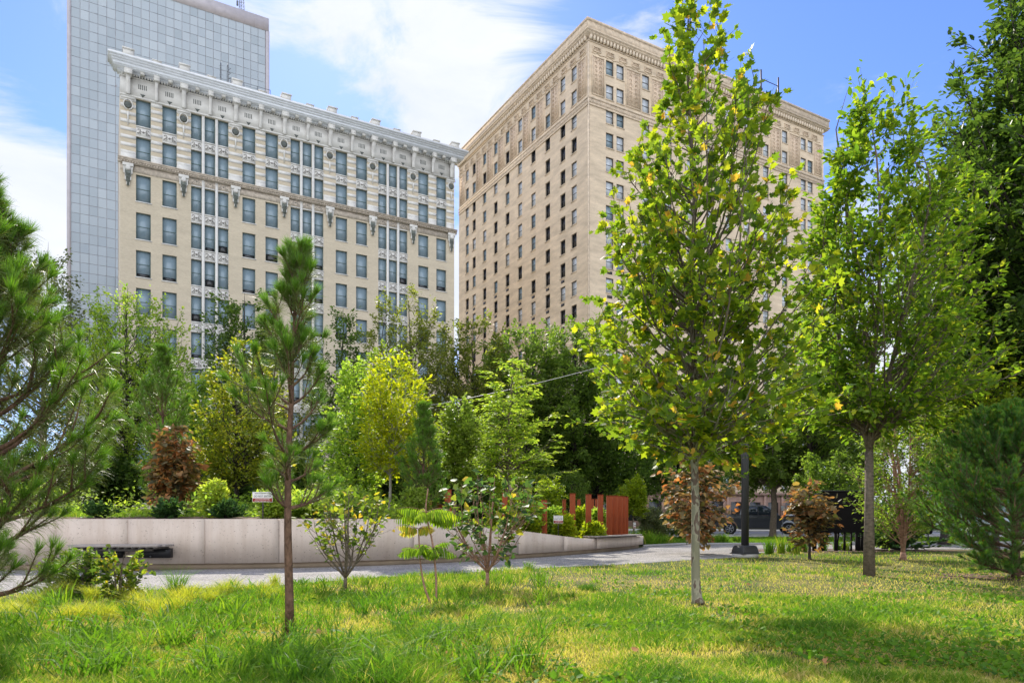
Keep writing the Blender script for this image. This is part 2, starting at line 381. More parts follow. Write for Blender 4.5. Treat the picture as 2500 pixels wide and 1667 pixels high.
for b in range(7):
    for s_ in (1.35, 3.87):
        c = .68 + 5.22 * b + s_
        gr = MB()
        for q in range(5): gr.box(c - .40 + q * .17, c - .32 + q * .17, -.128, -.11, 45.55, 46.05)
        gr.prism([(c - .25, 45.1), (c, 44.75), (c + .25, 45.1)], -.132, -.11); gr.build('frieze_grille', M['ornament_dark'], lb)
den = MB()
for i in range(145): den.box(.1 + i * .26, .24 + i * .26, -.36, -.2, 46.63, 46.83)
den.build('dentils', M['terra'], lb)
co = MB()
OV = 1.15
co.box(-.3, U + .3, -.45, .4, 46.84, 47.02)
for z0, z1, ov in ((47.02, 47.12, OV - .1), (47.12, 47.42, OV), (47.42, 47.62, OV + .12), (47.62, 47.80, OV + .28), (47.80, 48.0, OV + .45)):
    co.box(-ov + .45, U + ov - .3, -ov, .45, z0 + .001, z1)
co.build('cornice', mat('painted_white_cornice', (.70,.72,.75), .5, .08, 2), lb)
for i in range(15):
    x = piers[0] + i * 2.61; big = i % 2 == 0
    a = MB(); w = .38 if big else .27
    a.box(x - w, x + w, -1.0, -.125, 46.42 if big else 46.55, 47.018)
    a.tube([(x - w, -.9, 46.55), (x + w, -.9, 46.55)], [.14, .14], 10)
    a.prism([(-.13, 46.5), (-.13, 44.9), (-.2, 44.7), (-.3, 44.8), (-.32, 45.2), (-.5, 45.9), (-.9, 46.5)], x - w * .55, x + w * .55, axis='x')
    a.build('bracket', M['terra'], lb)
    if i < 14:
        b = MB(); x2 = x + 1.305; b.box(x2 - .2, x2 + .2, -.9, -.46, 46.72, 47.018); b.build('modillion', M['terra'], lb)
    c_ = MB(); h = .75 if big else .3; c_.box(x - w - .1, x + w + .1, -1.45, -.7, 48.0, 48.0 + h * .8); c_.box(x - w - .18, x + w + .18, -1.53, -.62, 48.001 + h * .8, 48.0 + h)
    if not big: pass
    c_.build('cornice_block', M['terra'], lb)
gr2 = MB(); gr2.box(-1, U + 1, -1.3, -1.0, 48.0, 48.22); gr2.build('gutter_rail', M['terra'], lb)
ld = MB()                                                 # caged roof ladder and handrail
for x in (9.6, 10.3):
    ld.tube([(x, -.4, 48), (x, -.4, 50.6), (x, -.1, 50.9), (x, .3, 50.6), (x, .3, 48)], .03, 6)
for z in (49.0, 49.5, 50.0): ld.tube([(9.6, -.4, z), (9.4, -.9, z), (9.95, -1.1, z), (10.5, -.9, z), (10.3, -.4, z)], .025, 5)
for x in (10.6, 12.0, 13.4, 14.8): ld.tube([(x, -.2, 48), (x, -.2, 49.3)], .03, 5)
for z in (48.7, 49.3): ld.tube([(10.3, -.2, z), (14.8, -.2, z)], .03, 5)
ld.build('roof_ladder', M['steel_grey'], lb)

# --- glass tower behind
t0 = P(163, 110.0)
tw = thing('glass_tower', 'tall plain tower clad in square blue grey glass panels, behind the cream office building', 'building', (t0[0], 110.0, 0), RZ)
TU, TZ = 30.1, 88.7
pm = MB(); rg = np.random.default_rng(3)
nx, nz = 24, 57; cw = (TU - 1.15) / nx; chh = 86.5 / nz
for i in range(nx):
    for j in range(nz):
        x0 = .55 + i * cw; z0 = j * chh
        tl = rg.normal(0, .016, 2)
        pm.add([(x0 + .03, tl[0], z0 + .03), (x0 + cw - .03, -tl[0], z0 + .03), (x0 + cw - .03, tl[1], z0 + chh - .03), (x0 + .03, 0, z0 + chh - .03)], [(0, 1, 2, 3)], float(np.clip(rg.normal(.5, .18), 0, 1)))
m, nt, b, out = newmat('blue_grey_cladding_glass')
at = nt.nodes.new('ShaderNodeAttribute'); at.attribute_name = 'tint'
nt.links.new(ramp(nt, at.outputs['Fac'], [(0, (.24,.29,.33)), (.5, (.29,.34,.385)), (1, (.35,.40,.44))]), b.inputs['Base Color']); b.inputs['Roughness'].default_value = .08; b.inputs['Specular IOR Level'].default_value = .9
pm.build('cladding_panels', m, tw, tint=True)['kind'] = 'stuff'
tb = MB(); tb.box(.5, TU - .5, .04, 26, 0, 86.5); tb.build('wall', mat('panel_joints', (.30,.285,.295), .7, .2), tw)
tp = MB(); tp.box(.45, TU, -.15, 26, 86.5, TZ); tp.box(-.0, .52, -.1, 26, 0, TZ); tp.box(TU - .5, TU + .1, -.1, 26, 0, 86.5)
for i in range(19): tp.box(.5 + i * 1.6, .54 + i * 1.6, -.17, -.14, 86.55, TZ - .05)
tp.build('parapet', mat('pinkish_grey_stone', (.44,.41,.43), .6, .1, 1), tw)
an = MB(); ax = 27.3
for dx, dy in ((0, 0), (.9, 0), (.45, .7)): an.tube([(ax - 2 + dx, 1 + dy, TZ), (ax - 2 + dx * .4 + .3, 1 + dy * .4, TZ + 5)], .05, 5)
for q in range(7): an.tube([(ax - 2, 1, TZ + .6 * q), (ax - 1.1, 1, TZ + .6 * q + .3), (ax - 1.55, 1.7, TZ + .6 * q), (ax - 2, 1, TZ + .6 * q + .3)], .035, 4)
for q in (1.2, 2.2, 3.0): an.box(ax - 2.4, ax - 2.1, .9, 1.1, TZ + q, TZ + q + .8)
an.build('antenna_mast', M['steel_grey'], tw)

# --- tan hotel
h0 = P(1437, 94.0)
ht = thing('apartment_tower', 'tan brick high-rise with carved panels under its roofline and rows of dark windows', 'building', (h0[0], 94.0, 0), RZ)
HL, HR, HZ = 39.86, 47.62, 62.6
lc = [3.4, 6.15, 10.07, 14.05, 18.0, 21.95, 25.9, 29.85, 33.8, 36.5]
rc = [3.5, 5.28, 9.75, 13.9, 18.0, 21.9, 25.8, 29.7, 33.87, 38.2, 42.63, 44.3]
hrows = [HZ - 3.245 * i for i in range(18)]
WW, WH = 1.28, 2.0
fnL = lambda u, w, z: (w, u, z)
fnR = lambda u, w, z: (u, w, z)
hw = MB(); facade(hw, [(c - WW/2, c + WW/2, z - WH, z) for z in hrows for c in lc], .0, HL, 5.0, 64.2, fnL, .3)
facade(hw, [(c - WW/2, c + WW/2, z - WH, z) for z in hrows for c in rc], .0, HR, 5.0, 64.2, fnR, .3)
hw.box(.45, HR - .003, .45, HL - .003, 0, 65.5)
hw.add([(HR,0,0),(HR,HL,0),(HR,HL,64),(HR,0,64)], [(0,1,2,3)]); hw.add([(0,HL,0),(0,HL,64),(HR,HL,64),(HR,HL,0)], [(0,1,2,3)])
hw.build('wall', M['tan'], ht)
bs = MB(); bs.box(-.2, HR + .2, -.2, HL, 0, 5.0)
for i in range(12): bs.box(1 + i * 4, 1.5 + i * 4, -.45, -.2, 0, 4.6); bs.box(-.45, -.2, 1 + i * 3.3, 1.5 + i * 3.3, 0, 4.6)
bs.box(-.5, HR + .5, -.5, -.2, 4.6, 5.1)
bs.build('stone_base', brickmat('brown_base_stone', (.34,.22,.18), (.28,.18,.14), (.2,.15,.12), .9, .4), ht)
bo = MB()
for i in range(11): bo.box(2.1 + i * 4, 4.4 + i * 4, -.23, -.205, .8, 3.6)
for i in range(10): bo.box(-.23, -.205, 1.9 + i * 3.3, 3.7 + i * 3.3, .8, 3.6)
bo.build('ground_floor_openings', M['pane_dark'], ht)['kind'] = 'stuff'
seen = []
for c in lc:
    for i, z in enumerate(hrows): seen.append((94 + c * .869, 'L', c, i, z))
for c in rc:
    for i, z in enumerate(hrows):
        vis = c < 7 and i < 8 or c > 33 and i < 4
        seen.append((94 + c * .4948 + (0 if vis else 60), 'R', c, i, z))
seen = [s for s in seen if s[3] < 15] ; rest = []
seen.sort(key=lambda s: s[0] + .02 * s[3])
ind, others = seen[:100], seen[100:] + [(0, sd, c, i, hrows[i]) for sd, cc in (('L', lc), ('R', rc)) for c in cc for i in range(15, 18)]
hf = {k_: MB() for k_ in ('f', 'curtain', 'pane_dark', 'pane_blue')}
RL = RZ * 0 - math.pi / 2
def hpane(side, c, i):
    q = R.random()
    if side == 'R': return 'curtain' if q < .8 else 'pane_blue'
    if c == lc[0]: return 'curtain' if q < .75 else 'pane_dark'
    return 'curtain' if q < .25 else ('pane_blue' if q < .55 else 'pane_dark')
for _, sd, c, i, z in ind:
    pk = hpane(sd, c, i)
    put_window(ht, ('h', pk), WW, WH, M['dark_frame'], M[pk], (c, .16, z - WH) if sd == 'R' else (.16, c, z - WH), 0 if sd == 'R' else -math.pi / 2, fr=.09)
def addbox_side(dst, sd, a, b, w0, w1, z0, z1):
    if sd == 'R': dst.box(a, b, w0, w1, z0, z1)
    else: dst.box(w0, w1, a, b, z0, z1)
for _, sd, c, i, z in others:
    pk = hpane(sd, c, i); a, b = c - WW/2, c + WW/2
    for q in ((a, a + .09, z - WH, z), (b - .09, b, z - WH, z), (a + .09, b - .09, z - .09, z), (a + .09, b - .09, z - WH, z - WH + .09), (a + .09, b - .09, z - WH/2 - .04, z - WH/2 + .04)):
        addbox_side(hf['f'], sd, q[0], q[1], .16, .23, q[2], q[3])
    addbox_side(hf[pk], sd, a + .09, b - .09, .2, .225, z - WH + .09, z - .09)
hf['f'].build('window_frames', M['dark_frame'], ht)['kind'] = 'stuff'
for k_ in ('curtain', 'pane_dark', 'pane_blue'): hf[k_].build('window_panes', M[k_], ht)['kind'] = 'stuff'
sl, ac = MB(), MB()
for sd, cc in (('L', lc), ('R', rc)):
    for c in cc:
        for i, z in enumerate(hrows):
            addbox_side(sl, sd, c - WW/2 - .06, c + WW/2 + .06, -.09, .12, z - WH - .12, z - WH - .002)
            if i >= 8 - (c > 20) and c not in (lc[0],): addbox_side(ac, sd, c - .45, c + .4, -.02, .02, z - WH - .72, z - WH - .32)
sl.build('window_sills', M['cornice_tan'], ht)['kind'] = 'stuff'; ac.build('air_vents', M['dark_frame'], ht)['kind'] = 'stuff'
# carved panels between the top two storeys of windows, bands, zigzag frieze
def edge(dst, sd, a, b, w0, w1, z0, z1):
    """band running round the outer corner without overlapping faces"""
    if sd == 'R': dst.box(a, b, w0, w1, z0, z1)
    else: dst.box(w0, w1, a, b, z0, z1)
pan, rel, frm = MB(), MB(), MB()
rr = np.random.default_rng(5)
relm = mat('brown_relief', (.40,.28,.18), .8, .3, 6)  # raised scrolls, coloured a darker brown than their panel
def panel(sd, a, b, z0, z1, leafy=True):
    pan, rel, frm = MB(), MB(), MB()
    edge(pan, sd, a, b, -.05, .02, z0, z1)
    for q in ((a, b, z0, z0 + .12), (a, b, z1 - .12, z1), (a, a + .12, z0 + .121, z1 - .121), (b - .12, b, z0 + .121, z1 - .121)): edge(frm, sd, q[0], q[1], -.11, -.052, q[2], q[3])
    q = (a + .4, b - .4, z0 + .4, z1 - .4)
    if q[1] - q[0] > .2:
        for e in ((q[0], q[1], q[2], q[2] + .06), (q[0], q[1], q[3] - .06, q[3]), (q[0], q[0] + .06, q[2] + .061, q[3] - .061), (q[1] - .06, q[1], q[2] + .061, q[3] - .061)): edge(frm, sd, e[0], e[1], -.09, -.052, e[2], e[3])
    cx = (a + b) / 2; n = max(1, int((z1 - z0) / .55))
    for i in range(n):
        z = z0 + (i + .5) * (z1 - z0) / n
        for s_ in (-1, 1):
            t = np.linspace(0, 4.6, 9); r = np.linspace(.24, .07, 9) * min(1, (b - a) / 1.4)
            uu = cx + s_ * ((b - a) * .16 + r * np.cos(t)); zv = z + r * np.sin(t)
            pts = [(u_, -.07, z_) if sd == 'R' else (-.07, u_, z_) for u_, z_ in zip(uu, zv)]
            rel.tube(pts, .035, 4)
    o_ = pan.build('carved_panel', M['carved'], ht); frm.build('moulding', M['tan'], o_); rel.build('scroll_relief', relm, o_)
def gaps(cc, L):
    g = []
    prev = .5
    for c in sorted(cc) + [L - .5 + WW/2 + .25]:
        a, b = prev, c - WW/2 - .3
        if b - a > .9: g.append((a, b))
        prev = c + WW/2 + .3
    return g
for sd, cc, L in (('L', lc, HL), ('R', rc, HR)):
    for a, b in gaps(cc, L): panel(sd, a, b, 57.3, 62.5)
    for j in range(int(L / 2.2)):
        a = .5 + j * 2.2
        if a + 1.6 < L: panel(sd, a + .2, a + 1.5, 63.05, 63.75)
        z = lambda u_, z_: (u_, -.06, z_) if sd == 'R' else (-.06, u_, z_)
        frm.tube([z(a + .0, 62.9), z(a + .5, 62.75), z(a + .9, 63.0), z(a + 1.3, 62.75), z(a + 2.2, 62.9)], .04, 4)
frm.build('zigzag_moulding', M['tan'], ht)
bd = MB()
for z0, z1, w in ((55.8, 56.0, .12), (56.0, 56.7, .05), (56.7, 56.95, .14), (64.2, 64.35, .1)):
    bd.box(-w, HR + w, -w, 0.0, z0 + .001, z1); bd.box(-w, 0.0, 0.001, HL, z0 + .001, z1)
for j in range(130):
    if j * .36 < HR: bd.box(.1 + j * .36, .3 + j * .36, -.09, -.05, 56.15, 56.55)
    if j * .36 < HL: bd.box(-.09, -.05, .1 + j * .36, .3 + j * .36, 56.15, 56.55)
bd.build('string_course', M['cornice_tan'], ht)
dn = MB()
for j in range(int(HR / .55)): dn.box(.05 + j * .55, .33 + j * .55, -.42, -.005, 64.36, 65.0)
for j in range(int(HL / .55)): dn.box(-.42, -.005, .3 + j * .55, .58 + j * .55, 64.36, 65.0)
dn.build('dentils', mat('pale_dentils', (.72,.60,.46), .7, .1), ht)
cn = MB()
for z0, z1, w in ((65.0, 65.25, .55), (65.25, 65.45, .72), (65.45, 66.45, .60), (66.45, 66.75, .72)):
    cn.box(-w, HR + w, -w, HL + w, z0 + .001, z1)
cn.build('cornice', M['cornice_tan'], ht)
cq = MB()
for j in range(100): cq.box(-.08, .12, -.08, .12, 6 + j * .5, 6.34 + j * .5)
cq.tube([(-.05, -.05, 5), (-.05, -.05, 64)], .1, 6); cq.build('corner_rope_moulding', M['cornice_tan'], ht)
rf = MB(); rf.prism([(26, 66.8), (38.5, 66.8), (38.8, 67.6), (39.4, 67.9), (39.4, 68.4), (26, 68.4)], 2.0, 12.0); rf.box(25.8, 39.6, 1.8, 12.2, 68.4, 68.6)
rfo = rf.build('roof_house', M['green_copper'], ht)
rl = MB()
for x in (34.6, 38.6): rl.tube([(x, 1.6, 66.75), (x, 1.6, 72)], .14, 6); rl.box(x - .18, x + .18, 1.42, 1.78, 68.8, 69.1)
rl.tube([(34.6, 1.6, 70.6), (38.6, 1.6, 70.6)], .06, 6)
rl.build('roof_railing', M['dark_frame'], ht)

# --- pale block far right
b0 = P(2395, 92)
pb = thing('office_block', 'pale grey blue office block glimpsed between leaves at the far right', 'building', (b0[0], 92, 0), .1)
q = MB(); ops = [(2 + 3.2 * i, 4.2 + 3.2 * i, 2 + 3.6 * j, 3.9 + 3.6 * j) for i in range(8) for j in range(5)]
facade(q, ops, 0, 28, 0, 19.5, ident, .25); q.box(0, 28, .4, 15, 0, 19.5); q.build('wall', mat('pale_blue_grey_panel', (.42,.47,.55), .6, .1), pb)
q = MB()
for a, b, c, d in ops: q.box(a, b, .2, .25, c, d)
q.build('windows', M['pane_blue'], pb)['kind'] = 'stuff'
q = MB(); q.box(-.3, 28.3, -.3, 15.3, 19.5, 20.1); q.build('roof', M['roof'], pb)
# ------------------------------------------------------------------ ground, path, wall, bed, street
def catmull(pts, n):
    p = np.asarray(pts, float); p = np.vstack([2 * p[0] - p[1], p, 2 * p[-1] - p[-2]]); out = []
    for i in range(1, len(p) - 2):
        for t in np.linspace(0, 1, n, endpoint=False):
            out.append(.5 * (2*p[i] + (p[i+1]-p[i-1])*t + (2*p[i-1]-5*p[i]+4*p[i+1]-p[i+2])*t*t + (3*p[i]-p[i-1]-3*p[i+1]+p[i+2])*t**3))
    out.append(p[-2]); return np.array(out)
base = [(-19, 15.3), (-14.3, 15.08), (-10.83, 15.04), (-8.16, 15.1), (-6.61, 15.3), (-4.96, 15.65), (-3.6, 16.25), (-2.45, 16.95), (-1.53, 17.65), (-.54, 18.55), (1.38, 20.8), (2.85, 22.9), (4.1, 24.9), (4.95, 26.8)]
W = catmull(base, 10)
tan = np.gradient(W, axis=0); tan /= np.linalg.norm(tan, axis=1)[:, None]; nb_ = np.stack([-tan[:, 1], tan[:, 0]], 1)
topz = np.interp(W[:, 0], [-20, -2.9, -2.1, -1.39, -.39, .42, 1.49, 2.3, 5.2], [1.09, 1.09, 1.055, .96, .83, .74, .58, .47, .44])

def groundmat():
    m, nt, b, out = newmat('lawn_soil')
    g = nt.nodes.new('ShaderNodeNewGeometry')
    n1 = nnode(nt, 'ShaderNodeTexNoise', g.outputs['Position'], Scale=.45, Detail=6.0, Roughness=.65)
    n2 = nnode(nt, 'ShaderNodeTexNoise', g.outputs['Position'], Scale=14.0, Detail=5.0, Roughness=.7)
    a = ramp(nt, n1.outputs['Fac'], [(.40, (.06, .095, .02)), (.58, (.18, .17, .065)), (.72, (.40, .30, .16))])
    bb = ramp(nt, n2.outputs['Fac'], [(.3, (.35, .35, .35)), (.7, (1.25, 1.2, 1.1))])
    mx = nt.nodes.new('ShaderNodeMix'); mx.data_type = 'RGBA'; mx.blend_type = 'MULTIPLY'; mx.inputs[0].default_value = 1
    nt.links.new(a, mx.inputs[6]); nt.links.new(bb, mx.inputs[7]); nt.links.new(mx.outputs[2], b.inputs['Base Color']); b.inputs['Roughness'].default_value = .95
    b.inputs['Specular IOR Level'].default_value = .1
    return m
M['soil'] = groundmat()
g = MB(); g.add([(-900, -60, 0), (900, -60, 0), (900, 1500, 0), (-900, 1500, 0)], [(0, 1, 2, 3)]); structure(g.build('ground', M['soil']))
def speckle(name, c0, c1, c2, s1=60, s2=1.2, bump=.4):
    m, nt, b, out = newmat(name); gg = nt.nodes.new('ShaderNodeNewGeometry')
    v = nnode(nt, 'ShaderNodeTexVoronoi', gg.outputs['Position'], Scale=float(s1)); n2 = nnode(nt, 'ShaderNodeTexNoise', gg.outputs['Position'], Scale=float(s2), Detail=5.0)
    sp = nt.nodes.new('ShaderNodeSeparateColor'); nt.links.new(v.outputs['Color'], sp.inputs[0])
    a = ramp(nt, sp.outputs[0], [(.0, c0), (.5, c1), (1, c2)]); bb = ramp(nt, n2.outputs['Fac'], [(.35, (.82,) * 3), (.65, (1.08,) * 3)])
    mx = nt.nodes.new('ShaderNodeMix'); mx.data_type = 'RGBA'; mx.blend_type = 'MULTIPLY'; mx.inputs[0].default_value = 1
    nt.links.new(a, mx.inputs[6]); nt.links.new(bb, mx.inputs[7]); nt.links.new(mx.outputs[2], b.inputs['Base Color']); b.inputs['Roughness'].default_value = .9; b.inputs['Specular IOR Level'].default_value = .2
    bp = nt.nodes.new('ShaderNodeBump'); bp.inputs['Strength'].default_value = bump; bp.inputs['Distance'].default_value = .02
    nt.links.new(sp.outputs[1], bp.inputs['Height']); nt.links.new(bp.outputs[0], b.inputs['Normal']); return m
M['gravel'] = speckle('grey_path_gravel', (.12, .12, .12), (.27, .25, .24), (.42, .39, .37), 45)
M['mulch'] = speckle('brown_bark_mulch', (.05, .03, .02), (.13, .08, .055), (.27, .18, .13), 28, 2, 1.0)
M['asphalt'] = speckle('grey_asphalt', (.16, .16, .17), (.22, .22, .23), (.28, .28, .29), 30)
M['concrete'] = mat('pale_concrete', (.50, .47, .43), .85, .1, 2, bump=.2, bscale=40)
near = [(-1500, 1467), (-300, 1455), (0, 1450), (300, 1442), (600, 1432), (700, 1428), (900, 1411), (1100, 1400), (1250, 1392), (1365, 1384), (1530, 1377), (1650, 1369), (1780, 1361), (1850, 1350), (1905, 1346), (2000, 1344), (2260, 1341), (2700, 1340), (3400, 1340)]
NEAR = np.array([P(a, GY(b))[:2] for a, b in near])
far_r = [(1572, 1335), (1661, 1330), (1793, 1329.5), (1900, 1329), (2000, 1328), (2260, 1326), (2700, 1325), (3400, 1325)]
FAR = np.vstack([W[:-1] + nb_[:-1] * .12, np.array([P(a, GY(b))[:2] for a, b in far_r])])
def path_near_y(x): return np.interp(x, NEAR[:, 0], NEAR[:, 1])
def path_far_y(x): return np.interp(x, FAR[:, 0], FAR[:, 1])
xs = np.unique(np.concatenate([np.linspace(-14, 30, 160), NEAR[:, 0], FAR[:, 0]])); xs = xs[(xs > -18) & (xs < 34)]
g = MB(); n = len(xs); V = np.concatenate([np.stack([xs, path_near_y(xs), np.full(n, .004)], 1), np.stack([xs, path_far_y(xs), np.full(n, .004)], 1)])
i = np.arange(n - 1); g.add(V, np.stack([i, i + 1, i + 1 + n, i + n], 1)); structure(g.build('path', M['gravel']))
# edge strips of the path
g = MB(); xx = np.linspace(-16, 32, 200); yy = path_near_y(xx)
g.tube(np.stack([xx, yy, np.full(200, .0)], 1), .022, 4)
fr_ = FAR[FAR[:, 0] > 4.9]; 
for a, b in zip(fr_[:-1], fr_[1:]): pass
g.tube([(p[0], p[1], .03) for p in fr_], .07, 6)
structure(g.build('path_edging', mat('grey_edging', (.30, .29, .28), .7)))

def profile_wall(mb, off_f, off_b, zb, zt, i0, i1, close=True):
    """vertical-faced wall following the curve between samples i0..i1"""
    n = i1 - i0; a = W[i0:i1] + nb_[i0:i1] * off_f; b = W[i0:i1] + nb_[i0:i1] * off_b
    zb = np.broadcast_to(zb, (n,)); zt = np.broadcast_to(zt, (n,))
    V = np.concatenate([np.c_[a, zb], np.c_[a, zt], np.c_[b, zt], np.c_[b, zb]]); i = np.arange(n - 1)
    F = [np.stack([i + q * n, i + 1 + q * n, i + 1 + ((q + 1) % 4) * n, i + ((q + 1) % 4) * n], 1) for q in range(4)]
    F += [np.array([[0, n, 2 * n, 3 * n]]), np.array([[n - 1, 4 * n - 1, 3 * n - 1, 2 * n - 1]])]
    mb.add(V, F)
def concretemat():
    m, nt, b, out = newmat('pitted_wall_concrete'); gg = nt.nodes.new('ShaderNodeNewGeometry')
    n1 = nnode(nt, 'ShaderNodeTexNoise', gg.outputs['Position'], Scale=1.1, Detail=7.0, Roughness=.6)
    mpn = nnode(nt, 'ShaderNodeMapping', gg.outputs['Position']); mpn.inputs['Scale'].default_value = (1, 1, 1.6)
    v = nnode(nt, 'ShaderNodeTexNoise', mpn.outputs[0], Scale=26.0, Detail=2.0, Roughness=.5)
    a = ramp(nt, n1.outputs['Fac'], [(.3, (.57, .47, .395)), (.7, (.68, .57, .485))])
    pit = ramp(nt, v.outputs['Fac'], [(.27, (.35, .33, .31)), (.34, (1, 1, 1))])
    mps = nnode(nt, 'ShaderNodeMapping', gg.outputs['Position']); mps.inputs['Scale'].default_value = (5, 5, .5)
    stn = nnode(nt, 'ShaderNodeTexNoise', mps.outputs[0], Scale=1.0, Detail=5.0, Roughness=.7); sta = ramp(nt, stn.outputs['Fac'], [(.36, (.90, .87, .84)), (.55, (1, 1, 1))])
    mx0 = nt.nodes.new('ShaderNodeMix'); mx0.data_type = 'RGBA'; mx0.blend_type = 'MULTIPLY'; mx0.inputs[0].default_value = 1; nt.links.new(a, mx0.inputs[6]); nt.links.new(sta, mx0.inputs[7])
    mx = nt.nodes.new('ShaderNodeMix'); mx.data_type = 'RGBA'; mx.blend_type = 'MULTIPLY'; mx.inputs[0].default_value = 1
    nt.links.new(mx0.outputs[2], mx.inputs[6]); nt.links.new(pit, mx.inputs[7]); nt.links.new(mx.outputs[2], b.inputs['Base Color']); b.inputs['Roughness'].default_value = .8
    bp = nt.nodes.new('ShaderNodeBump'); bp.inputs['Strength'].default_value = .5; bp.inputs['Distance'].default_value = .01
    nt.links.new(pit, bp.inputs['Height']); nt.links.new(bp.outputs[0], b.inputs['Normal']); return m
rw = thing('retaining_wall', 'long curving pale concrete retaining wall that drops in height towards its right end', 'wall')
seg = [0]; L = np.concatenate([[0], np.cumsum(np.linalg.norm(np.diff(W, axis=0), axis=1))])
jpx = [-300, 140, 321, 505, 683, 1010, 1269, 1373, 1456]           # joints seen in the photograph
jX = []
for p in jpx:
    k = (p - CX) / FPX; d_ = W[:, 0] - k * W[:, 1]; jX.append(int(np.argmin(abs(d_))))
jX = sorted(set([0] + jX + [len(W) - 1]))
cm_ = concretemat()
for a, b in zip(jX[:-1], jX[1:]):
    q = MB(); i0, i1 = a, b + 1
    Ws, ns = W.copy(), nb_.copy()
    if a > 0: W[a] = W[a] + tan[a] * .007
    if b < len(W) - 1: W[b] = W[b] - tan[b] * .007
    profile_wall(q, 0, .34, .13, topz[i0:i1], i0, i1); W[:] = Ws
    q.build('concrete_panel', cm_, rw)
q = MB(); profile_wall(q, .07, .30, 0.0, .131, 0, len(W) - 2); q.build('plinth', mat('brown_plinth_concrete', (.30, .23, .16), .85, .2, 2), rw)  # set-back plinth, coloured a darker brown than the panels above
q = MB(); profile_wall(q, .05, .28, .14, (topz - .03)[:len(W) - 1], 0, len(W) - 1); q.build('joint_core', mat('joint_filler', (.36, .31, .28), .9), rw)

# planted bed behind the wall (raised ground that falls away to the right and back)
We = np.vstack([W, [(5.6, 28.6), (7.5, 30.0), (10, 31.0), (13, 31.6), (18, 32), (26, 33)]])
te = np.concatenate([topz, [.2, .06, .03, .02, .02, .02]])
tn = np.gradient(We, axis=0); tn /= np.linalg.norm(tn, axis=1)[:, None]; ne = np.stack([-tn[:, 1], tn[:, 0]], 1)
offs = [.30, .8, 1.6, 3, 5, 8, 12, 17, 24, 34]
def bedz(top, s): 
    hi = top - .05 + np.interp(s, [0, 1.5, 4, 8, 14], [0, .06, .13, .22, .25]) * np.clip((top - .4) / .6, 0, 1)
    return hi * np.interp(s, [0, 13, 34], [1, 1, .0]) * (1 if top > .9 else 1) * np.interp(s, [0, 3, 14], [1, 1, .35 + .65 * np.clip((top - .4) / .6, 0, 1)])
def bed_height(x, y):
    d = np.hypot(We[:, 0] - x, We[:, 1] - y); i = int(np.argmin(d)); s = (x - We[i, 0]) * ne[i, 0] + (y - We[i, 1]) * ne[i, 1]
    if s < .25: return 0.0
    return float(bedz(te[i], min(d[i], 34)))
V = []; 
# rows: fan out using damped normals so that the sheets do not cross
nd = np.stack([-.25 * np.ones(len(We)), np.ones(len(We))], 1); nd /= np.linalg.norm(nd, axis=1)[:, None]
for s in offs:
    a = min(1, s / 8); dirn = ne * (1 - a) + nd * a; dirn /= np.linalg.norm(dirn, axis=1)[:, None]
    P2 = We + dirn * s
    V.append(np.c_[P2, [bed_height(x, y) if s > .3 else bedz(t, s) for (x, y), t in zip(P2, te)]])
V = np.array(V); nr, nc = V.shape[:2]; q = MB(); ii, jj = np.meshgrid(np.arange(nr - 1), np.arange(nc - 1), indexing='ij'); k = (ii * nc + jj).ravel()
V[..., 2] = np.maximum(V[..., 2], .006) + .0
q.add(V.reshape(-1, 3), np.stack([k, k + 1, k + 1 + nc, k + nc], 1))
structure(q.build('planting_bed', M['mulch'], smooth=True))

# mulch beds round the black steel piece and under the pine at the right
def blob_patch(cx, cy, rx, ry, z=.004, n=48, seed=1):
    r_ = np.random.default_rng(seed); a = np.linspace(0, 2 * np.pi, n, endpoint=False); f = 1 + .08 * np.sin(3 * a + r_.random() * 6) + .05 * np.sin(7 * a + r_.random() * 6)
    q = MB(); q.ngon(np.stack([cx + rx * f * np.cos(a), cy + ry * f * np.sin(a), np.full(n, z)], 1)); return q
structure(blob_patch(11.2, 24.3, 3.9, 1.35, .008, seed=2).build('mulch_bed', M['mulch']))
structure(blob_patch(9.9, 13.4, 1.9, 1.0, .006, seed=4).build('needle_litter', M['mulch']))

# street beyond: kerb, carriageway, far pavement
q = MB(); q.box(-120, 160, 43.6, 60.0, .0, .012); structure(q.build('street', M['asphalt']))
q = MB(); q.box(-120, 160, 43.4, 43.6, 0, .13); q.box(-120, 160, 60.0, 60.2, 0, .14); structure(q.build('kerb', M['concrete']))
q = MB(); q.box(-120, 160, 60.2, 66, 0, .13); q.box(-120, 160, 40.6, 43.4, 0, .1); structure(q.build('pavement', M['concrete']))
q = MB()
for i in range(50): q.box(-110 + i * 5, -107.5 + i * 5, 52.0, 52.14, .013, .017)
structure(q.build('lane_marking', mat('road_paint_white', (.75, .75, .72), .6)))

# ------------------------------------------------------------------ benches
wood = mat('weathered_grey_bench_wood', (.33, .29, .26), .8, .25, 4, stretch=(1, 8, 8), bump=.3)
blk = mat('black_bracket_steel', (.018, .018, .02), .45, .1)
b = thing('wall_bench', 'slatted grey wooden bench on black brackets under the tall left part of the wall', 'bench', (0, 0, 0))
yf = 14.45; xa, xb = P(165, yf)[0], P(424, 15.05)[0]
q = MB()
for i in range(6): q.box(xa + (0 if i < 5 else .02), xb - (.0 if i > 1 else .05), yf + .002 + i * .105, yf + .095 + i * .105, .515, .56)
q.build('seat', wood, b, bevel=.004)
q = MB()
for i in range(12): x = xa + .1 + i * (xb - xa - .25) / 11; q.box(x, x + .05, yf + .02, yf + .6, .475, .513)
q.box(xa + .25, xb - .2, yf + .1, yf + .16, .43, .474); q.build('seat_frame', mat('dark_bench_frame', (.09, .08, .07), .7), b)
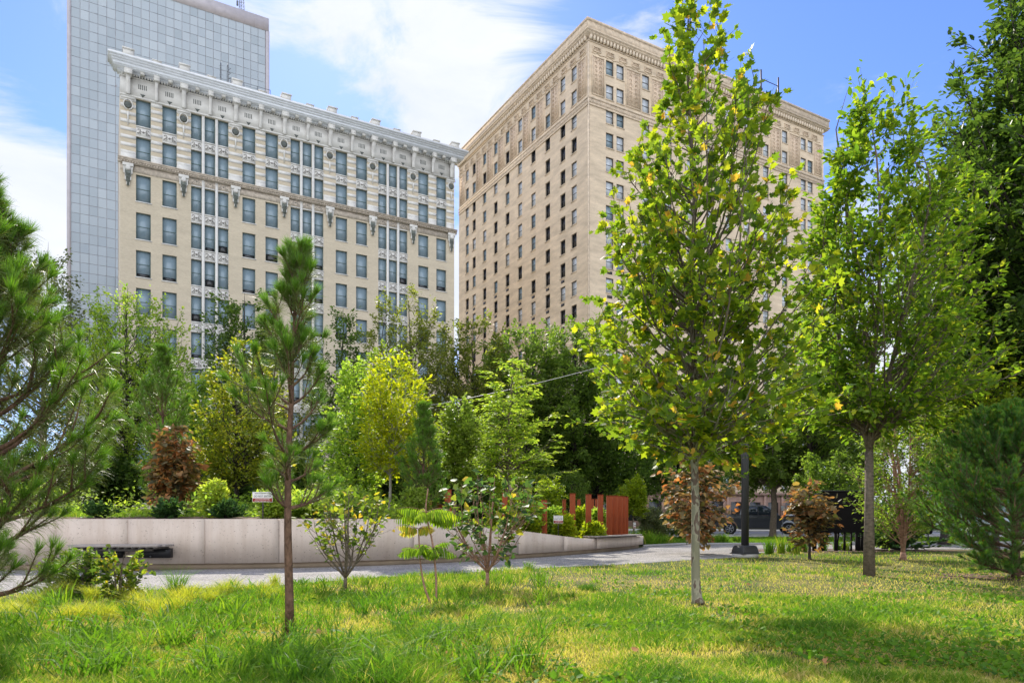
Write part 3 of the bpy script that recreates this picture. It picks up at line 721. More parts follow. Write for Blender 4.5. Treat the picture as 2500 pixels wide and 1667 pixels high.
for p0, p1 in ((222, 305), (336, 420)):
    q = MB(); x0, x1 = P(p0, 15.0)[0], P(p1, 15.1)[0]; q.prism([(x0, .27), (x1, .27), (x1, .47), (x0, .47)], 14.95, 15.14)
    bb = q.build('bracket', blk, b); q = MB()
    for x, z in ((x1 - .05, .43), (x0 + .3, .30)): q.tube([(x, 14.945, z), (x, 14.93, z)], .018, 8)
    q.build('bolt', M['steel_grey'], bb)
b = thing('end_bench', 'flat grey wooden seat lying along the low right end of the concrete wall', 'bench')
i0 = int(np.argmin(abs(W[:, 0] - 2.55))); i1 = len(W) - 3
for r_ in range(4):
    q = MB(); profile_wall(q, -.10 + r_ * .12, .012 + r_ * .12, topz[i0:i1] + .03, topz[i0:i1] + .075, i0, i1); q.build('slat', wood, b)
q = MB(); profile_wall(q, .02, .3, topz[i0 + 2:i1 - 2] - .002, topz[i0 + 2:i1 - 2] + .029, i0 + 2, i1 - 2); q.build('seat_frame', blk, b)

# ------------------------------------------------------------------ rust red posts
rust = mat('rust_red_steel', (.26, .047, .007), .7, .25, 3, stretch=(3, 3, .6), bump=.15)
def post(pl, pr, pt, pb, Y, label, rz=None):
    x0, x1 = P(pl, Y)[0], P(pr, Y)[0]; w = x1 - x0; zt = EYE + (HY - pt) / FPX * Y; x = (x0 + x1) / 2
    zb_ = bed_height(x, Y) - .12
    o = thing('steel_post', label, 'post', (x, Y, zb_), RZ * .0 if rz is None else rz, 'rust red steel posts standing in the bed behind the wall')
    q = MB(); q.box(-w/2, w/2, -.05, .05, 0, zt - zb_); q.build('shaft', rust, o, bevel=.006)
    q = MB(); q.box(-w/2 - .012, w/2 + .012, -.06, .06, zt - zb_ + .0005, zt - zb_ + .014); q.build('cap_plate', rust, o)
post(1322, 1335.5, 1221, 1300, 21.0, 'single rust red post left of the white sign by the low part of the wall')
post(1391, 1404.5, 1205, 1308, 22.3, 'tall rust red post just right of the white sign, a bright shrub at its foot')
post(1430, 1443.5, 1207, 1309, 23.2, 'middle one of the three spaced tall rust red posts right of the white sign')
post(1459.5, 1472.5, 1208, 1306, 24.0, 'rust red post nearest the closed row of touching posts')
for n_, (a, b_, t_) in enumerate(((1480.6, 1494.2, 1210), (1494.6, 1508, 1210), (1508.4, 1519.2, 1211), (1519.6, 1527.4, 1212), (1527.8, 1533.5, 1212.5))):
    post(a, b_, t_, 1306, 24.6 + .35 * n_, ['leftmost and widest of the touching rust red posts', 'second of the touching rust red posts counted from the left', 'middle one of the touching rust red posts', 'fourth of the touching rust red posts, next to the last narrow one', 'narrow last post at the right end of the touching row'][n_])
post(1373, 1381.5, 1219, 1255, 27.0, 'thin distant rust red post seen just left of the tall post by the white sign')
post(1409, 1417, 1219, 1250, 28.0, 'small distant rust red post in the first gap right of the tall post')
post(1443.6, 1450, 1218, 1280, 28.0, 'distant rust red post half hidden behind the right edge of the middle post')
post(1453, 1458.5, 1218, 1260, 28.5, 'distant rust red post left of the post nearest the touching row')
post(1226, 1239, 1204, 1287, 19.6, 'rust red post seen through the leaves of the dark-leaved shrub')
post(1278, 1285, 1222, 1262, 26, 'distant rust red post between the dark-leaved shrub and the bright sumac')
post(1297, 1302, 1224, 1262, 26.5, 'thin distant rust red post just left of the single post by the sign')
post(1086, 1102, 1196, 1272, 18.7, 'rust red post standing at the right end of the curved rust red screen')
sc_ = thing('steel_screen', 'low curved rust red steel screen behind the yellow sumac fronds', 'screen')
q = MB(); nn = 14; xs_ = np.linspace(P(1040, 20)[0], P(1086, 18.9)[0], nn); ys_ = np.linspace(20.2, 18.9, nn); zt_ = np.interp(np.linspace(0, 1, nn), [0, .3, 1], [1.58, 1.62, 1.42])
for i in range(nn - 1):
    q.add([(xs_[i], ys_[i], .8), (xs_[i+1], ys_[i+1], .8), (xs_[i+1], ys_[i+1], zt_[i+1]), (xs_[i], ys_[i], zt_[i]), (xs_[i], ys_[i] + .06, .8), (xs_[i+1], ys_[i+1] + .06, .8), (xs_[i+1], ys_[i+1] + .06, zt_[i+1]), (xs_[i], ys_[i] + .06, zt_[i])], [(0,1,2,3), (5,4,7,6), (3,2,6,7)])
q.build('panel', rust, sc_)

# ------------------------------------------------------------------ signs
def text(body, size, m, parent, loc, w=None, name='lettering', ext=.0008, rx=math.pi / 2):
    cu = bpy.data.curves.new(name, 'FONT'); cu.body = body; cu.size = size; cu.align_x = 'CENTER'; cu.align_y = 'CENTER'; cu.extrude = ext; cu.offset = .004 * size
    cu.materials.append(m); o = bpy.data.objects.new(name, cu); C.objects.link(o); o.parent = parent; o.location = loc; o.rotation_euler = (rx, 0, 0)
    if w:
        bpy.context.view_layer.update(); o.scale = (w / max(o.dimensions.x, 1e-4),) + (1, 1)
    bpy.context.view_layer.update(); me = bpy.data.meshes.new_from_object(o); me.transform(Matrix.Diagonal((*o.scale, 1))); q = bpy.data.objects.new(name, me); C.objects.link(q)
    q.parent = parent; q.location = loc; q.rotation_euler = (rx, 0, 0); bpy.data.objects.remove(o); bpy.data.curves.remove(cu)
    return q
sw = mat('sign_white', (.72, .70, .68), .5, .05); sr = mat('sign_dark_red', (.30, .03, .025), .5, .05); sb = mat('sign_black_lettering', (.02, .02, .02), .6, .02)
def sign(x, y, z0, zt, w, label, rz=0.0, h=None):
    o = thing('warning_sign', label, 'sign', (x, y, z0), rz); H_ = zt - z0; h = h or w * .5
    q = MB(); q.box(-.012, .012, .008, .03, -.1, H_ - h * .3); q.build('stake', M['dark_frame'], o)
    q = MB(); q.box(-w/2, w/2, -.004, .006, H_ - h, H_); p = q.build('plate', sw, o, bevel=.002)
    q = MB(); q.box(-w/2 + .008, w/2 - .008, -.0065, -.0045, H_ - h + .008, H_ - h * .62); q.build('red_band', sr, p)
    text('SENSITIVE RESEARCH AREA', h * .13, sb, p, (0, -.0055, H_ - h * .14), w * .78); text('DO NOT ENTER', h * .27, sb, p, (0, -.0055, H_ - h * .43), w * .86)
    text('AUTHORIZED PERSONNEL', h * .13, sw, p, (0, -.0075, H_ - h * .73), w * .72); text('BEYOND THIS POINT ONLY', h * .13, sw, p, (0, -.0075, H_ - h * .89), w * .78)
sx, sy, _ = P(641, 15.9); sign(sx, sy, 1.04, EYE + (1265 - 1200.5) / FPX * 15.9, .45, 'DO NOT ENTER sign with dark red band, above the high wall beside the pine trunk', h=.225)
sx, sy, _ = P(1363, 21.1); sign(sx, sy, .6, EYE + (1265 - 1258) / FPX * 21.1, .28, 'small DO NOT ENTER sign among bright shrubs between two rust red posts', h=.235, rz=.1)
sx, sy, _ = P(1549.5, 28.5); sign(sx, sy, .05, EYE + (1265 - 1275) / FPX * 28.5, .13, 'tiny far sign on a stake behind the low end of the wall', h=.24, rz=.6)

# ------------------------------------------------------------------ lamp post, wire
lx, ly, _ = P(1819, 20.3)
lamp = thing('lamp_post', 'dark grey round lamp post on flared base and pale concrete footing by the path', 'lamp post', (lx, ly, 0))
grey = mat('dark_grey_post_paint', (.045, .045, .048), .45, .1, 2)
zt = EYE + (HY - 781) / FPX * ly
q = MB(); q.cyl(0, 0, .0, .09, .36, .36, 28); q.build('concrete_footing', M['concrete'], lamp, bevel=.01)
q = MB()
for z0, z1, r0, r1 in ((.0905, .12, .305, .305), (.1205, .30, .275, .235), (.3005, .335, .235, .20)):
    for s_ in (1,):
        a = [(-r0, -r0), (r0, -r0), (r0, r0), (-r0, r0)]; b = [(-r1, -r1), (r1, -r1), (r1, r1), (-r1, r1)]
        q.add([(x, y, z0) for x, y in a] + [(x, y, z1) for x, y in b], [(0,1,5,4), (1,2,6,5), (2,3,7,6), (3,0,4,7), (4,5,6,7), (3,2,1,0)])
bo_ = q.build('base', grey, lamp, bevel=.012); bo_.rotation_euler = (0, 0, .35)
q = MB(); q.tube([(0, 0, .335), (0, 0, 3.0), (0, 0, zt)], [.105, .10, .078], 24); q.build('pole', grey, lamp, smooth=False)
for p_ in lamp.children:
    if p_.name.startswith('pole'): p_.data.polygons.foreach_set('use_smooth', np.ones(len(p_.data.polygons), bool))
q = MB(); q.cyl(0, 0, zt, zt + .06, .1, .1, 16); q.cyl(0, 0, zt + .06, zt + .35, .13, .2, 20); q.cyl(0, 0, zt + .35, zt + .42, .24, .18, 20); q.build('lamp_head', grey, lamp)
q = MB(); t = np.linspace(0, 2 * np.pi, 20); z_ = EYE + (1265 - 1095) / FPX * ly
q.tube(np.stack([.105 * np.cos(t), .105 * np.sin(t), z_ + .01 * np.sin(t)], 1), .006, 4); q.build('wire_tie', M['steel_grey'], lamp)
wr = MB(); a = np.array(P(1010, 33, 996)); b = np.array(P(1400, 33, 913)); t = np.linspace(-.12, 1.25, 30)[:, None]; pts = a + (b - a) * t; pts[:, 2] += .35 * ((t[:, 0] - .5) ** 2 - .25)
wr.tube(pts, .012, 4); tag(wr.build('overhead_wire', mat('pale_wire', (.45, .45, .43), .5)), 'thin pale wire strung slanting between the trees behind the wall', 'wire')

# ------------------------------------------------------------------ black steel cabinet on legs
kx, ky, _ = P(2055, 24.0)
kb = thing('steel_cabinet', 'tall black steel display box standing on thin legs in the mulch at the right', 'display board', (kx, ky, 0), .06)
bk = mat('matt_black_steel', (.008, .007, .007), .85, .1, 2, spec=.12)
q = MB(); q.box(-.62, .80, 0, .12, .62, 2.02); q.build('back_panel', bk, kb, bevel=.01)
q = MB(); q.box(-.80, -.625, -.15, .35, .62, 1.95); q.build('side_panel', bk, kb, bevel=.01)
q = MB(); q.box(-.70, .84, -.05, .2, 2.021, 2.045); q.build('top_edge', mat('black_top_edge', (.06, .06, .06), .3), kb)
for x0, x1, ln in ((-.98, -.86, 0), (-.72, -.60, 0), (-.22, -.15, 0), (-.10, -.06, .08), (.10, .15, 0), (.34, .38, 0), (.52, .66, 0), (.70, .78, 0)):
    q = MB(); h_ = .62 if x0 > -.8 else 1.5; q.add([(x0 - ln, .02, -.05), (x1 - ln, .02, -.05), (x1 - ln, .1, -.05), (x0 - ln, .1, -.05), (x0, .02, h_), (x1, .02, h_), (x1, .1, h_), (x0, .1, h_)], [(0,3,2,1),(4,5,6,7),(0,1,5,4),(1,2,6,5),(2,3,7,6),(3,0,4,7)])
    q.build('leg', bk, kb)

# ------------------------------------------------------------------ vehicles
tyre = mat('tyre_rubber', (.015, .015, .015), .8, .1); rimm = mat('alloy_rim', (.35, .36, .38), .3, .1, metal=.8); lampm = mat('headlight_glass', (.65, .68, .72), .1, .05)
cglass = glassmat('tinted_car_glass', (.02, .03, .04)); wshield = glassmat('windscreen_glass', (.10, .20, .26), .05)
def wheel(parent, x, y, r, w):
    q = MB(); q.disc_x((x, y, r), r, w, 26); o = q.build('wheel', tyre, parent, bevel=.02); s_ = -1 if y < 0 else 1
    q = MB(); q.tube([(x, y + s_ * (w/2 - .02), r), (x, y + s_ * (w/2 + .012), r)], [r * .64, r * .60], 22)
    o2 = q.build('rim', tyre, o); q = MB(); yy = y + s_ * (w/2 + .02)
    for k in range(6):
        a = k * math.pi / 3 + .3; q.tube([(x + .08 * math.cos(a), yy, r + .08 * math.sin(a)), (x + r * .6 * math.cos(a), yy, r + r * .6 * math.sin(a))], [.05, .035], 5)
    t = np.linspace(0, 2 * np.pi, 25); q.tube(np.stack([x + r * .6 * np.cos(t), np.full(25, yy), r + r * .6 * np.sin(t)], 1), .022, 5); q.tube([(x, yy - .01, r), (x, yy + .03 * s_, r)], .09, 10)
    q.build('spokes', rimm, o)
def arch(cx, r, zb, n=9, a0=0, a1=math.pi): return [(cx - r * math.cos(t), zb + r * math.sin(t)) for t in np.linspace(a0, a1, n)]
def shell(q, prof, w0, w1, zlo, zhi):
    """extruded side outline whose half width goes from w0 (low) to w1 (high)"""
    n = len(prof); hw_ = [w0 + (w1 - w0) * np.clip((z - zlo) / (zhi - zlo), 0, 1) for x, z in prof]
    V = [(x, -h, z) for (x, z), h in zip(prof, hw_)] + [(x, h, z) for (x, z), h in zip(prof, hw_)]; i = np.arange(n); j = (i + 1) % n
    q.add(V, [np.stack([i, i + n, j + n, j], 1), np.arange(n)[None, :], (np.arange(n) + n)[None, ::-1]])
def vehicle(name, label, cat, loc, rz, paint, kind):
    o = thing(name, label, cat, loc, rz); q = MB()
    if kind == 'pickup':
        R_, zb, hw_ = .41, .48, .98; ax = (-1.85, 1.85)
        body = [(-2.95, .55), (-2.35, zb)] + arch(-1.85, .50, zb) + [(-1.3, zb - .06), (1.3, zb - .06)] + arch(1.85, .50, zb) + [(2.45, .5), (2.92, .55), (2.95, 1.05), (2.85, 1.22), (1.25, 1.30), (.9, 1.27), (-1.25, 1.31), (-1.28, 1.33), (-2.92, 1.36)]
        cab = [(1.25, 1.29), (.42, 1.92), (.2, 1.965), (-.95, 1.97), (-1.12, 1.90), (-1.25, 1.30)]
        wins = [[(1.02, 1.33), (.36, 1.84), (-.02, 1.86), (-.02, 1.33)], [(-.12, 1.33), (-.12, 1.86), (-.92, 1.86), (-1.0, 1.33)]]
    else:
        R_, zb, hw_ = .33, .33, .88; ax = (-1.35, 1.38)
        body = [(-2.25, .42)] + arch(-1.35, .38, zb) + arch(1.38, .38, zb) + [(2.2, .4), (2.28, .62), (2.1, .82), (1.1, .95), (-1.6, 1.0), (-2.2, .98), (-2.3, .7)]
        cab = [(1.15, .94), (.35, 1.40), (-.2, 1.47), (-1.1, 1.42), (-1.9, 1.0)]
        if kind == 'suv': cab = [(1.15, .94), (.5, 1.55), (.2, 1.64), (-1.9, 1.60), (-2.15, 1.0)]
        t_ = max(z for x, z in cab) - .1
        wins = [[(.88, .99), (.3, t_ - .03), (-.25, t_), (-.25, .99)], [(-.33, .99), (-.33, t_), (-1.0, t_ - .02), (-1.55 if kind != 'suv' else -1.3, .99)]]
    shell(q, body[::-1], hw_, hw_, 0, 1); q.build('body', paint, o, bevel=.035)
    zc, zt_ = cab[0][1], max(z for x, z in cab); q = MB(); shell(q, cab, hw_ - .03, hw_ - .22, zc, zt_); q.build('cabin', paint, o, bevel=.03)
    for s_ in (-1, 1):
        for wpoly in wins:
            q = MB(); pts = []
            for dy in (.0, .012):
                pts += [(x, s_ * (hw_ - .03 - .19 * (z - zc) / (zt_ - zc) + .001 + dy), z) for x, z in wpoly]
            n = len(wpoly); i = np.arange(n); j = (i + 1) % n
            q.add(pts, [np.arange(n)[None, ::s_], (np.arange(n) + n)[None, ::-s_], np.stack([i, j, j + n, i + n], 1)]); q.build('side_window', cglass, o)
    (xa_, za_), (xb_, zb_2) = cab[0], cab[1]
    q = MB(); f0, f1 = .08, .93; d = .014
    def wp(f): x = xa_ + (xb_ - xa_) * f; z = za_ + (zb_2 - za_) * f; h = hw_ - .03 - .19 * (z - zc) / (zt_ - zc) - .07; return x + d, h, z + d * .8
    x0, h0_, z0 = wp(f0); x1, h1_, z1 = wp(f1); q.add([(x0, -h0_, z0), (x0, h0_, z0), (x1, h1_, z1), (x1, -h1_, z1), (x0 - .03, -h0_, z0 - .02), (x0 - .03, h0_, z0 - .02), (x1 - .03, h1_, z1 - .02), (x1 - .03, -h1_, z1 - .02)], [(0,1,2,3), (0,4,5,1), (1,5,6,2), (2,6,7,3), (3,7,4,0)]); q.build('windscreen', wshield, o)
    for s_ in (-1, 1):
        q = MB(); fx = max(x for x, z in body); q.box(fx - .12, fx + .012, s_ * hw_ * .62 - .16, s_ * hw_ * .62 + .16, (.92 if kind == 'pickup' else .6), (1.13 if kind == 'pickup' else .74)); q.build('headlight', lampm, o)
        q = MB(); mx_ = .95; mz = 1.40 if kind == 'pickup' else 1.02; q.box(mx_ - .08, mx_ + .1, s_ * (hw_ + .12) - .11, s_ * (hw_ + .12) + .11, mz - .05, mz + .14); q.build('mirror', paint, o, bevel=.02)
        q = MB(); q.box(-.3, -.08, s_ * (hw_ + .012) - .012, s_ * (hw_ + .012) + .012, mz - .25, mz - .22); q.build('door_handle', paint, o)
        for a_ in ax: wheel(o, a_, s_ * (hw_ - .12), R_, .26)
    q = MB(); fx = max(x for x, z in body); q.box(fx - .05, fx + .02, -hw_ * .4, hw_ * .4, .55, (1.1 if kind == 'pickup' else .7)); q.build('grille', M['dark_frame'], o)
    if kind == 'pickup':
        q = MB(); q.box(-1.3, 1.3, -hw_ - .06, -hw_ + .02, .36, .41); q.build('side_step', M['dark_frame'], o)
        q = MB(); q.box(-2.8, -1.4, -.85, .85, 1.3, 1.372); q.build('bed_cover', blk, o)
    return o
dp = mat('dark_grey_car_paint', (.04, .043, .05), .2, .08, 1, spec=.7); sp_ = mat('silver_car_paint', (.33, .35, .38), .3, .05, 1, spec=.6); wp_ = mat('white_car_paint', (.6, .62, .64), .3, .05, 1, spec=.5)
tx, ty, _ = P(1853, 47.5); vehicle('pickup_truck', 'dark grey crew-cab pickup truck parked beyond the lamp post', 'pickup truck', (tx, ty, .012), -.32, dp, 'pickup')
tx, ty, _ = P(1965, 54); vehicle('parked_car', 'silver car on the street beyond the front of the dark pickup', 'car', (tx, ty, .012), -.15, sp_, 'sedan')
tx, ty, _ = P(2330, 44.9); vehicle('parked_car', 'white car glimpsed left of and through the blue green pine', 'car', (tx, ty, .012), .25, wp_, 'suv')

# small street signs
q = thing('street_sign', 'small grey rectangular street sign on a thin pole beside the multi-stemmed tree', 'sign', (*P(2266, 34)[:2], 0))
m_ = MB(); m_.cyl(0, 0, 0, 2.4, .03, .03, 8); m_.build('pole', M['steel_grey'], q); m_ = MB(); m_.box(-.13, .13, -.05, -.035, 1.9, 2.35); m_.build('plate', mat('sign_back_grey', (.30, .31, .30), .4, metal=.5), q)
q = thing('parking_meter', 'small pale box on a post above the hood of the dark pickup', 'parking meter', (*P(1911, 44.2)[:2], .1))
m_ = MB(); m_.cyl(0, 0, 0, 1.5, .03, .03, 8); m_.build('post', M['steel_grey'], q); m_ = MB(); m_.box(-.09, .09, -.06, .06, 1.5, 1.78); m_.build('box', wp_, q, bevel=.01)
# teal net glimpsed behind the wall
q = MB(); tx, ty, _ = P(850, 23)
for i in range(9): q.tube([(tx - .25, ty, 1.25 + i * .07), (tx, ty - .15, 1.25 + i * .07), (tx + .25, ty, 1.25 + i * .07)], .012, 4)
for i in range(7): a = i * .5 - .2; q.tube([(tx - .25 + i * .08, ty - .1, 1.2), (tx - .25 + i * .08, ty - .1, 1.85)], .010, 4)
tag(q.build('plastic_netting', mat('teal_plastic', (.01, .30, .22), .4)), 'roll of teal plastic netting glimpsed behind the shrubs on top of the wall', 'netting')
# ------------------------------------------------------------------ vegetation
LD = 1.7
def nz(v): return v / (np.linalg.norm(v, axis=-1, keepdims=True) + 1e-12)
Z = np.array([0, 0, 1.0])
T_OV = (np.array([(0,0,0), (.24,.32,.05), (.19,.70,.05), (0,1,-.04), (-.19,.70,.05), (-.24,.32,.05)]), [np.array([[0,1,2,3],[0,3,4,5]])])
T_HEART = (np.array([(0,.02,0), (.30,-.08,.05), (.46,.22,.09), (.30,.62,.06), (0,1,-.06), (-.30,.62,.06), (-.46,.22,.09), (-.30,-.08,.05)]), [np.array([[0,1,2,3,4],[0,4,5,6,7]])])
_pl = [(0,0), (.26,-.10), (.40,.04), (.60,.26), (.36,.32), (.52,.66), (.26,.58), (.13,.72), (0,1.0)]
T_PLANE = (np.array([(x, y, .10 * x) for x, y in _pl] + [(-x, y, .10 * x) for x, y in _pl[1:-1]]), [np.array([list(range(9))]), np.array([[8] + list(range(15, 8, -1)) + [0]])])
T_RHOMB = (np.array([(0,0,0), (.30,.45,.04), (0,1,-.03), (-.30,.45,.04)]), [np.array([[0,1,2,3]])])
T_STRIP = (np.array([(-.05,0,0), (.05,0,0), (.045,.5,.02), (0,1,-.08), (-.045,.5,.02)]), [np.array([[0,1,2,3,4]])])
def leaves(mb, P_, T, N, s, tmpl, tint):
    n = len(P_)
    if n == 0: return
    tv, tf = tmpl; T = nz(T); B = nz(np.cross(T, N)); N = np.cross(B, T); s = np.broadcast_to(s, (n,))[:, None, None]
    V = P_[:, None, :] + s * (tv[None, :, 0, None] * B[:, None, :] + tv[None, :, 1, None] * T[:, None, :] + tv[None, :, 2, None] * N[:, None, :])
    k = len(tv); off = (np.arange(n) * k)[:, None]
    F = [ (f[None, :, :] + off[:, :, None]).reshape(-1, f.shape[1]) for f in tf]
    mb.add(V.reshape(-1, 3), F, np.repeat(np.broadcast_to(tint, (n,)), k))
def limb(rs, p, d, L, n, up=0.0, wob=.05):
    pts = [np.array(p, float)]; d = np.array(d, float); d /= np.linalg.norm(d); st = L / n
    for _ in range(n):
        d = d + up * Z + rs.normal(0, wob, 3); d /= np.linalg.norm(d); pts.append(pts[-1] + d * st)
    return np.array(pts)
def along(pts, s):
    f = s * (len(pts) - 1); i = np.minimum(f.astype(int), len(pts) - 2); t = (f - i)[:, None]
    return pts[i] * (1 - t) + pts[i + 1] * t, pts[i + 1] - pts[i]
def prof_fn(zs, left, right, H):
    """crown radius (m) at a height, to the left / right side"""
    def f(z, az):
        l = np.interp(z, zs, left); r = np.interp(z, zs, right); c = math.cos(az)
        return (r if c > 0 else l) * abs(c) + .5 * (l + r) * (1 - abs(c))
    return f
def deciduous(name, label, cat, base, H, prof, trunk_r, leaf, lsize, ltint, lmat, bmat, seed=0, nprim=40, clear=.15, a0=60, a1=30, nsub=6, nleaf=12, sublen=1.0, scatter=.06,
              lean=(0, 0), stems=1, fork=.1, spread=14, up=.03, droop=.25, flat=.5, group=None, wob=.05, sides=7, sub_up=.25, inner=.35, tipn=6, tiptint=.12, irr=.16, ld=None, hollow=.25, layer=1.0, zlow=None, aexp=.85):
    """trunk or stems, limbs that each reach a point of the crown volume, twigs, and leaves on the twigs"""
    rs = np.random.default_rng(seed + 100); root = thing(name, label, cat, base, 0, group)
    wood, lf = MB(), MB(); PP, TT, DD = [], [], []; axes = []; ph_ = rs.random(4) * 6.28
    if stems == 1:
        t = np.concatenate([[0, .008, .02, .045], np.linspace(.08, 1, 14)]); w = np.cumsum(rs.normal(0, .004 * H, (18, 2)), 0); w[:4] = w[4] * np.linspace(0, .9, 4)[:, None]
        tr = np.c_[lean[0] * t + w[:, 0], lean[1] * t + w[:, 1], t * H]; rad = trunk_r * (1 - t) ** .85 + .004; rad[0] *= 1.55; rad[1] *= 1.25; rad[2] *= 1.08; axes.append((tr, rad)); wood.tube(tr, rad, 10)
    else:
        tr = np.array([(0, 0, -.02), (0, 0, fork * H * .5), (lean[0] * fork, lean[1] * fork, fork * H)]); wood.tube(tr, [trunk_r * 1.35, trunk_r, trunk_r * .9], 10)
        for k in range(stems):
            az = k * 2.4 + rs.normal(0, .3); an = math.radians(spread * (.4 + .8 * (k / max(1, stems - 1)))) if k else math.radians(spread * .15)
            h = H * (1 - fork) * (.98 if k == 0 else rs.uniform(.7, .95)); d = np.array([math.sin(an) * math.cos(az), math.sin(an) * math.sin(az), math.cos(an)])
            st = limb(rs, tr[-1], d, h / math.cos(an * .7), 11, .05, wob * .6); tt = np.linspace(0, 1, 12); rd = trunk_r * (.58 if k else .72) * (1 - tt) ** .8 + .003
            kz = h / max(1e-3, st[-1][2] - st[0][2]); st[:, 2] = st[0][2] + (st[:, 2] - st[0][2]) * min(kz, 1.0)
            for q in range(12):                                # keep the stem inside the crown
                rr_ = math.hypot(st[q][0], st[q][1]); mx = prof(min(st[q][2], H), az) * .75 + .02
                if rr_ > mx and st[q][2] > H * .3: st[q][:2] *= mx / rr_
            wood.tube(st, rd, 7); axes.append((st, rd))
    z0 = zlow if zlow is not None else clear * H * (1.0 if stems == 1 else 1.0)
    zs = np.linspace(max(z0, .02 * H), H * .985, 60); area = np.array([.5 * (prof(z, 0) ** 2 + prof(z, math.pi) ** 2) for z in zs]); area = np.maximum(area, .02 * area.max()) ** aexp; cdf = np.cumsum(area) / area.sum()
    vol = area.sum() * (zs[1] - zs[0]) * math.pi; d0 = (vol / max(nprim, 1)) ** (1 / 3)
    for i in range(nprim):
        z = float(np.interp((i + rs.random()) / nprim, cdf, zs)); az = i * 2.39996 + rs.normal(0, .5); R_ = max(prof(z, az) * 1.10 - d0 * .15, .02 * H)
        R_ *= 1 + irr * (math.sin(2.0 * az + ph_[0] + 7 * z / H) * .6 + math.sin(3.7 * az + ph_[1] - 15 * z / H) * .6 + rs.normal(0, .4))
        r = R_ * math.sqrt(rs.uniform(hollow, 1.05)); tgt = np.array([lean[0] * z / H + r * math.cos(az), lean[1] * z / H + r * math.sin(az), z])
        an = math.radians(min(84, a0 + (a1 - a0) * (z - z0) / max(H - z0, .1) + rs.normal(0, 6)))
        best = None
        for tr_, rd_ in axes:
            zlo = tr_[0][2] if stems > 1 else clear * H * .95
            c = tgt[:2] - np.array([np.interp(z, tr_[:, 2], tr_[:, 0]), np.interp(z, tr_[:, 2], tr_[:, 1])]); rr_ = np.hypot(*c); zsx = min(max(z - rr_ / math.tan(an), zlo + .04 * H * rs.random()), tr_[-1][2] * .985)
            p = np.array([np.interp(zsx, tr_[:, 2], tr_[:, 0]), np.interp(zsx, tr_[:, 2], tr_[:, 1]), zsx]); dd = np.linalg.norm(tgt - p)
            if best is None or dd < best[0]: best = (dd, p, np.interp(zsx, tr_[:, 2], rd_))
        L, p, rl = best; v = tgt - p; hz = nz(v * [1, 1, 0] + 1e-9); cpt = p + hz * L * .42 + Z * L * .28 * (1 if up > 0 else .5)
        t = np.linspace(0, 1, 8)[:, None]; b = (1 - t) ** 2 * p + 2 * t * (1 - t) * cpt + t ** 2 * tgt; b[1:-1] += rs.normal(0, wob * L * .16, (6, 3)); r0 = min(.45 * rl + .001, .011 * L + .0022)
        wood.tube(b, np.linspace(r0, .0025, 8), 5 if stems < 3 or H > 3 else 4, cap=False)
        for jx in range(nsub):
            sj = inner + (1 - inner) * (jx + rs.random()) / nsub; q, tq = along(b, np.array([min(sj, .99)])); q = q[0]; tq = nz(tq[0])
            rd = nz(rs.normal(0, 1, 3) * [1, 1, layer]); dv = nz(tq * .8 * [1, 1, layer] + .9 * rd + np.array([0, 0, sub_up * .6 * layer])); Lt = d0 * sublen * .75 * rs.uniform(.6, 1.25)
            tw = limb(rs, q, dv, Lt, 3, .02 * layer, wob * 1.5); wood.tube(tw, [r0 * .35 + .001, r0 * .22 + .001, .0022, .0014], 3, cap=False)
            n = max(2, int((ld or LD) * nleaf * rs.uniform(.6, 1.3))); u_ = np.minimum(rs.uniform(.15, 1.05, n), .999); a, tg2 = along(tw, u_)
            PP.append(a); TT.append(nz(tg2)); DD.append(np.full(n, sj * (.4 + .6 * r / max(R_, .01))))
        a, tg2 = along(b, rs.uniform(.75, .999, tipn)); PP.append(a); TT.append(nz(tg2)); DD.append(np.full(tipn, 1.0))
    PP = np.concatenate(PP); TT = np.concatenate(TT); DD = np.concatenate(DD); n = len(PP)
    PP = PP + rs.normal(0, scatter, (n, 3)) * [1, 1, layer]
    out = nz(PP * [1, 1, 0] + 1e-6)
    T = nz(TT * .7 + out * .4 + rs.normal(0, .45, (n, 3)) * [1, 1, .3 + .7 * layer] - Z * droop); N = nz(Z * flat * 2 + rs.normal(0, .55, (n, 3)) + out * .15)
    sz = lsize * np.clip(rs.normal(1, .25, n), .4, 1.6)
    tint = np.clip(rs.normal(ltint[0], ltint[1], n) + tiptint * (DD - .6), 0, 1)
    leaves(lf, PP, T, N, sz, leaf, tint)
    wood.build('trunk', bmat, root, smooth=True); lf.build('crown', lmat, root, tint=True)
    return root

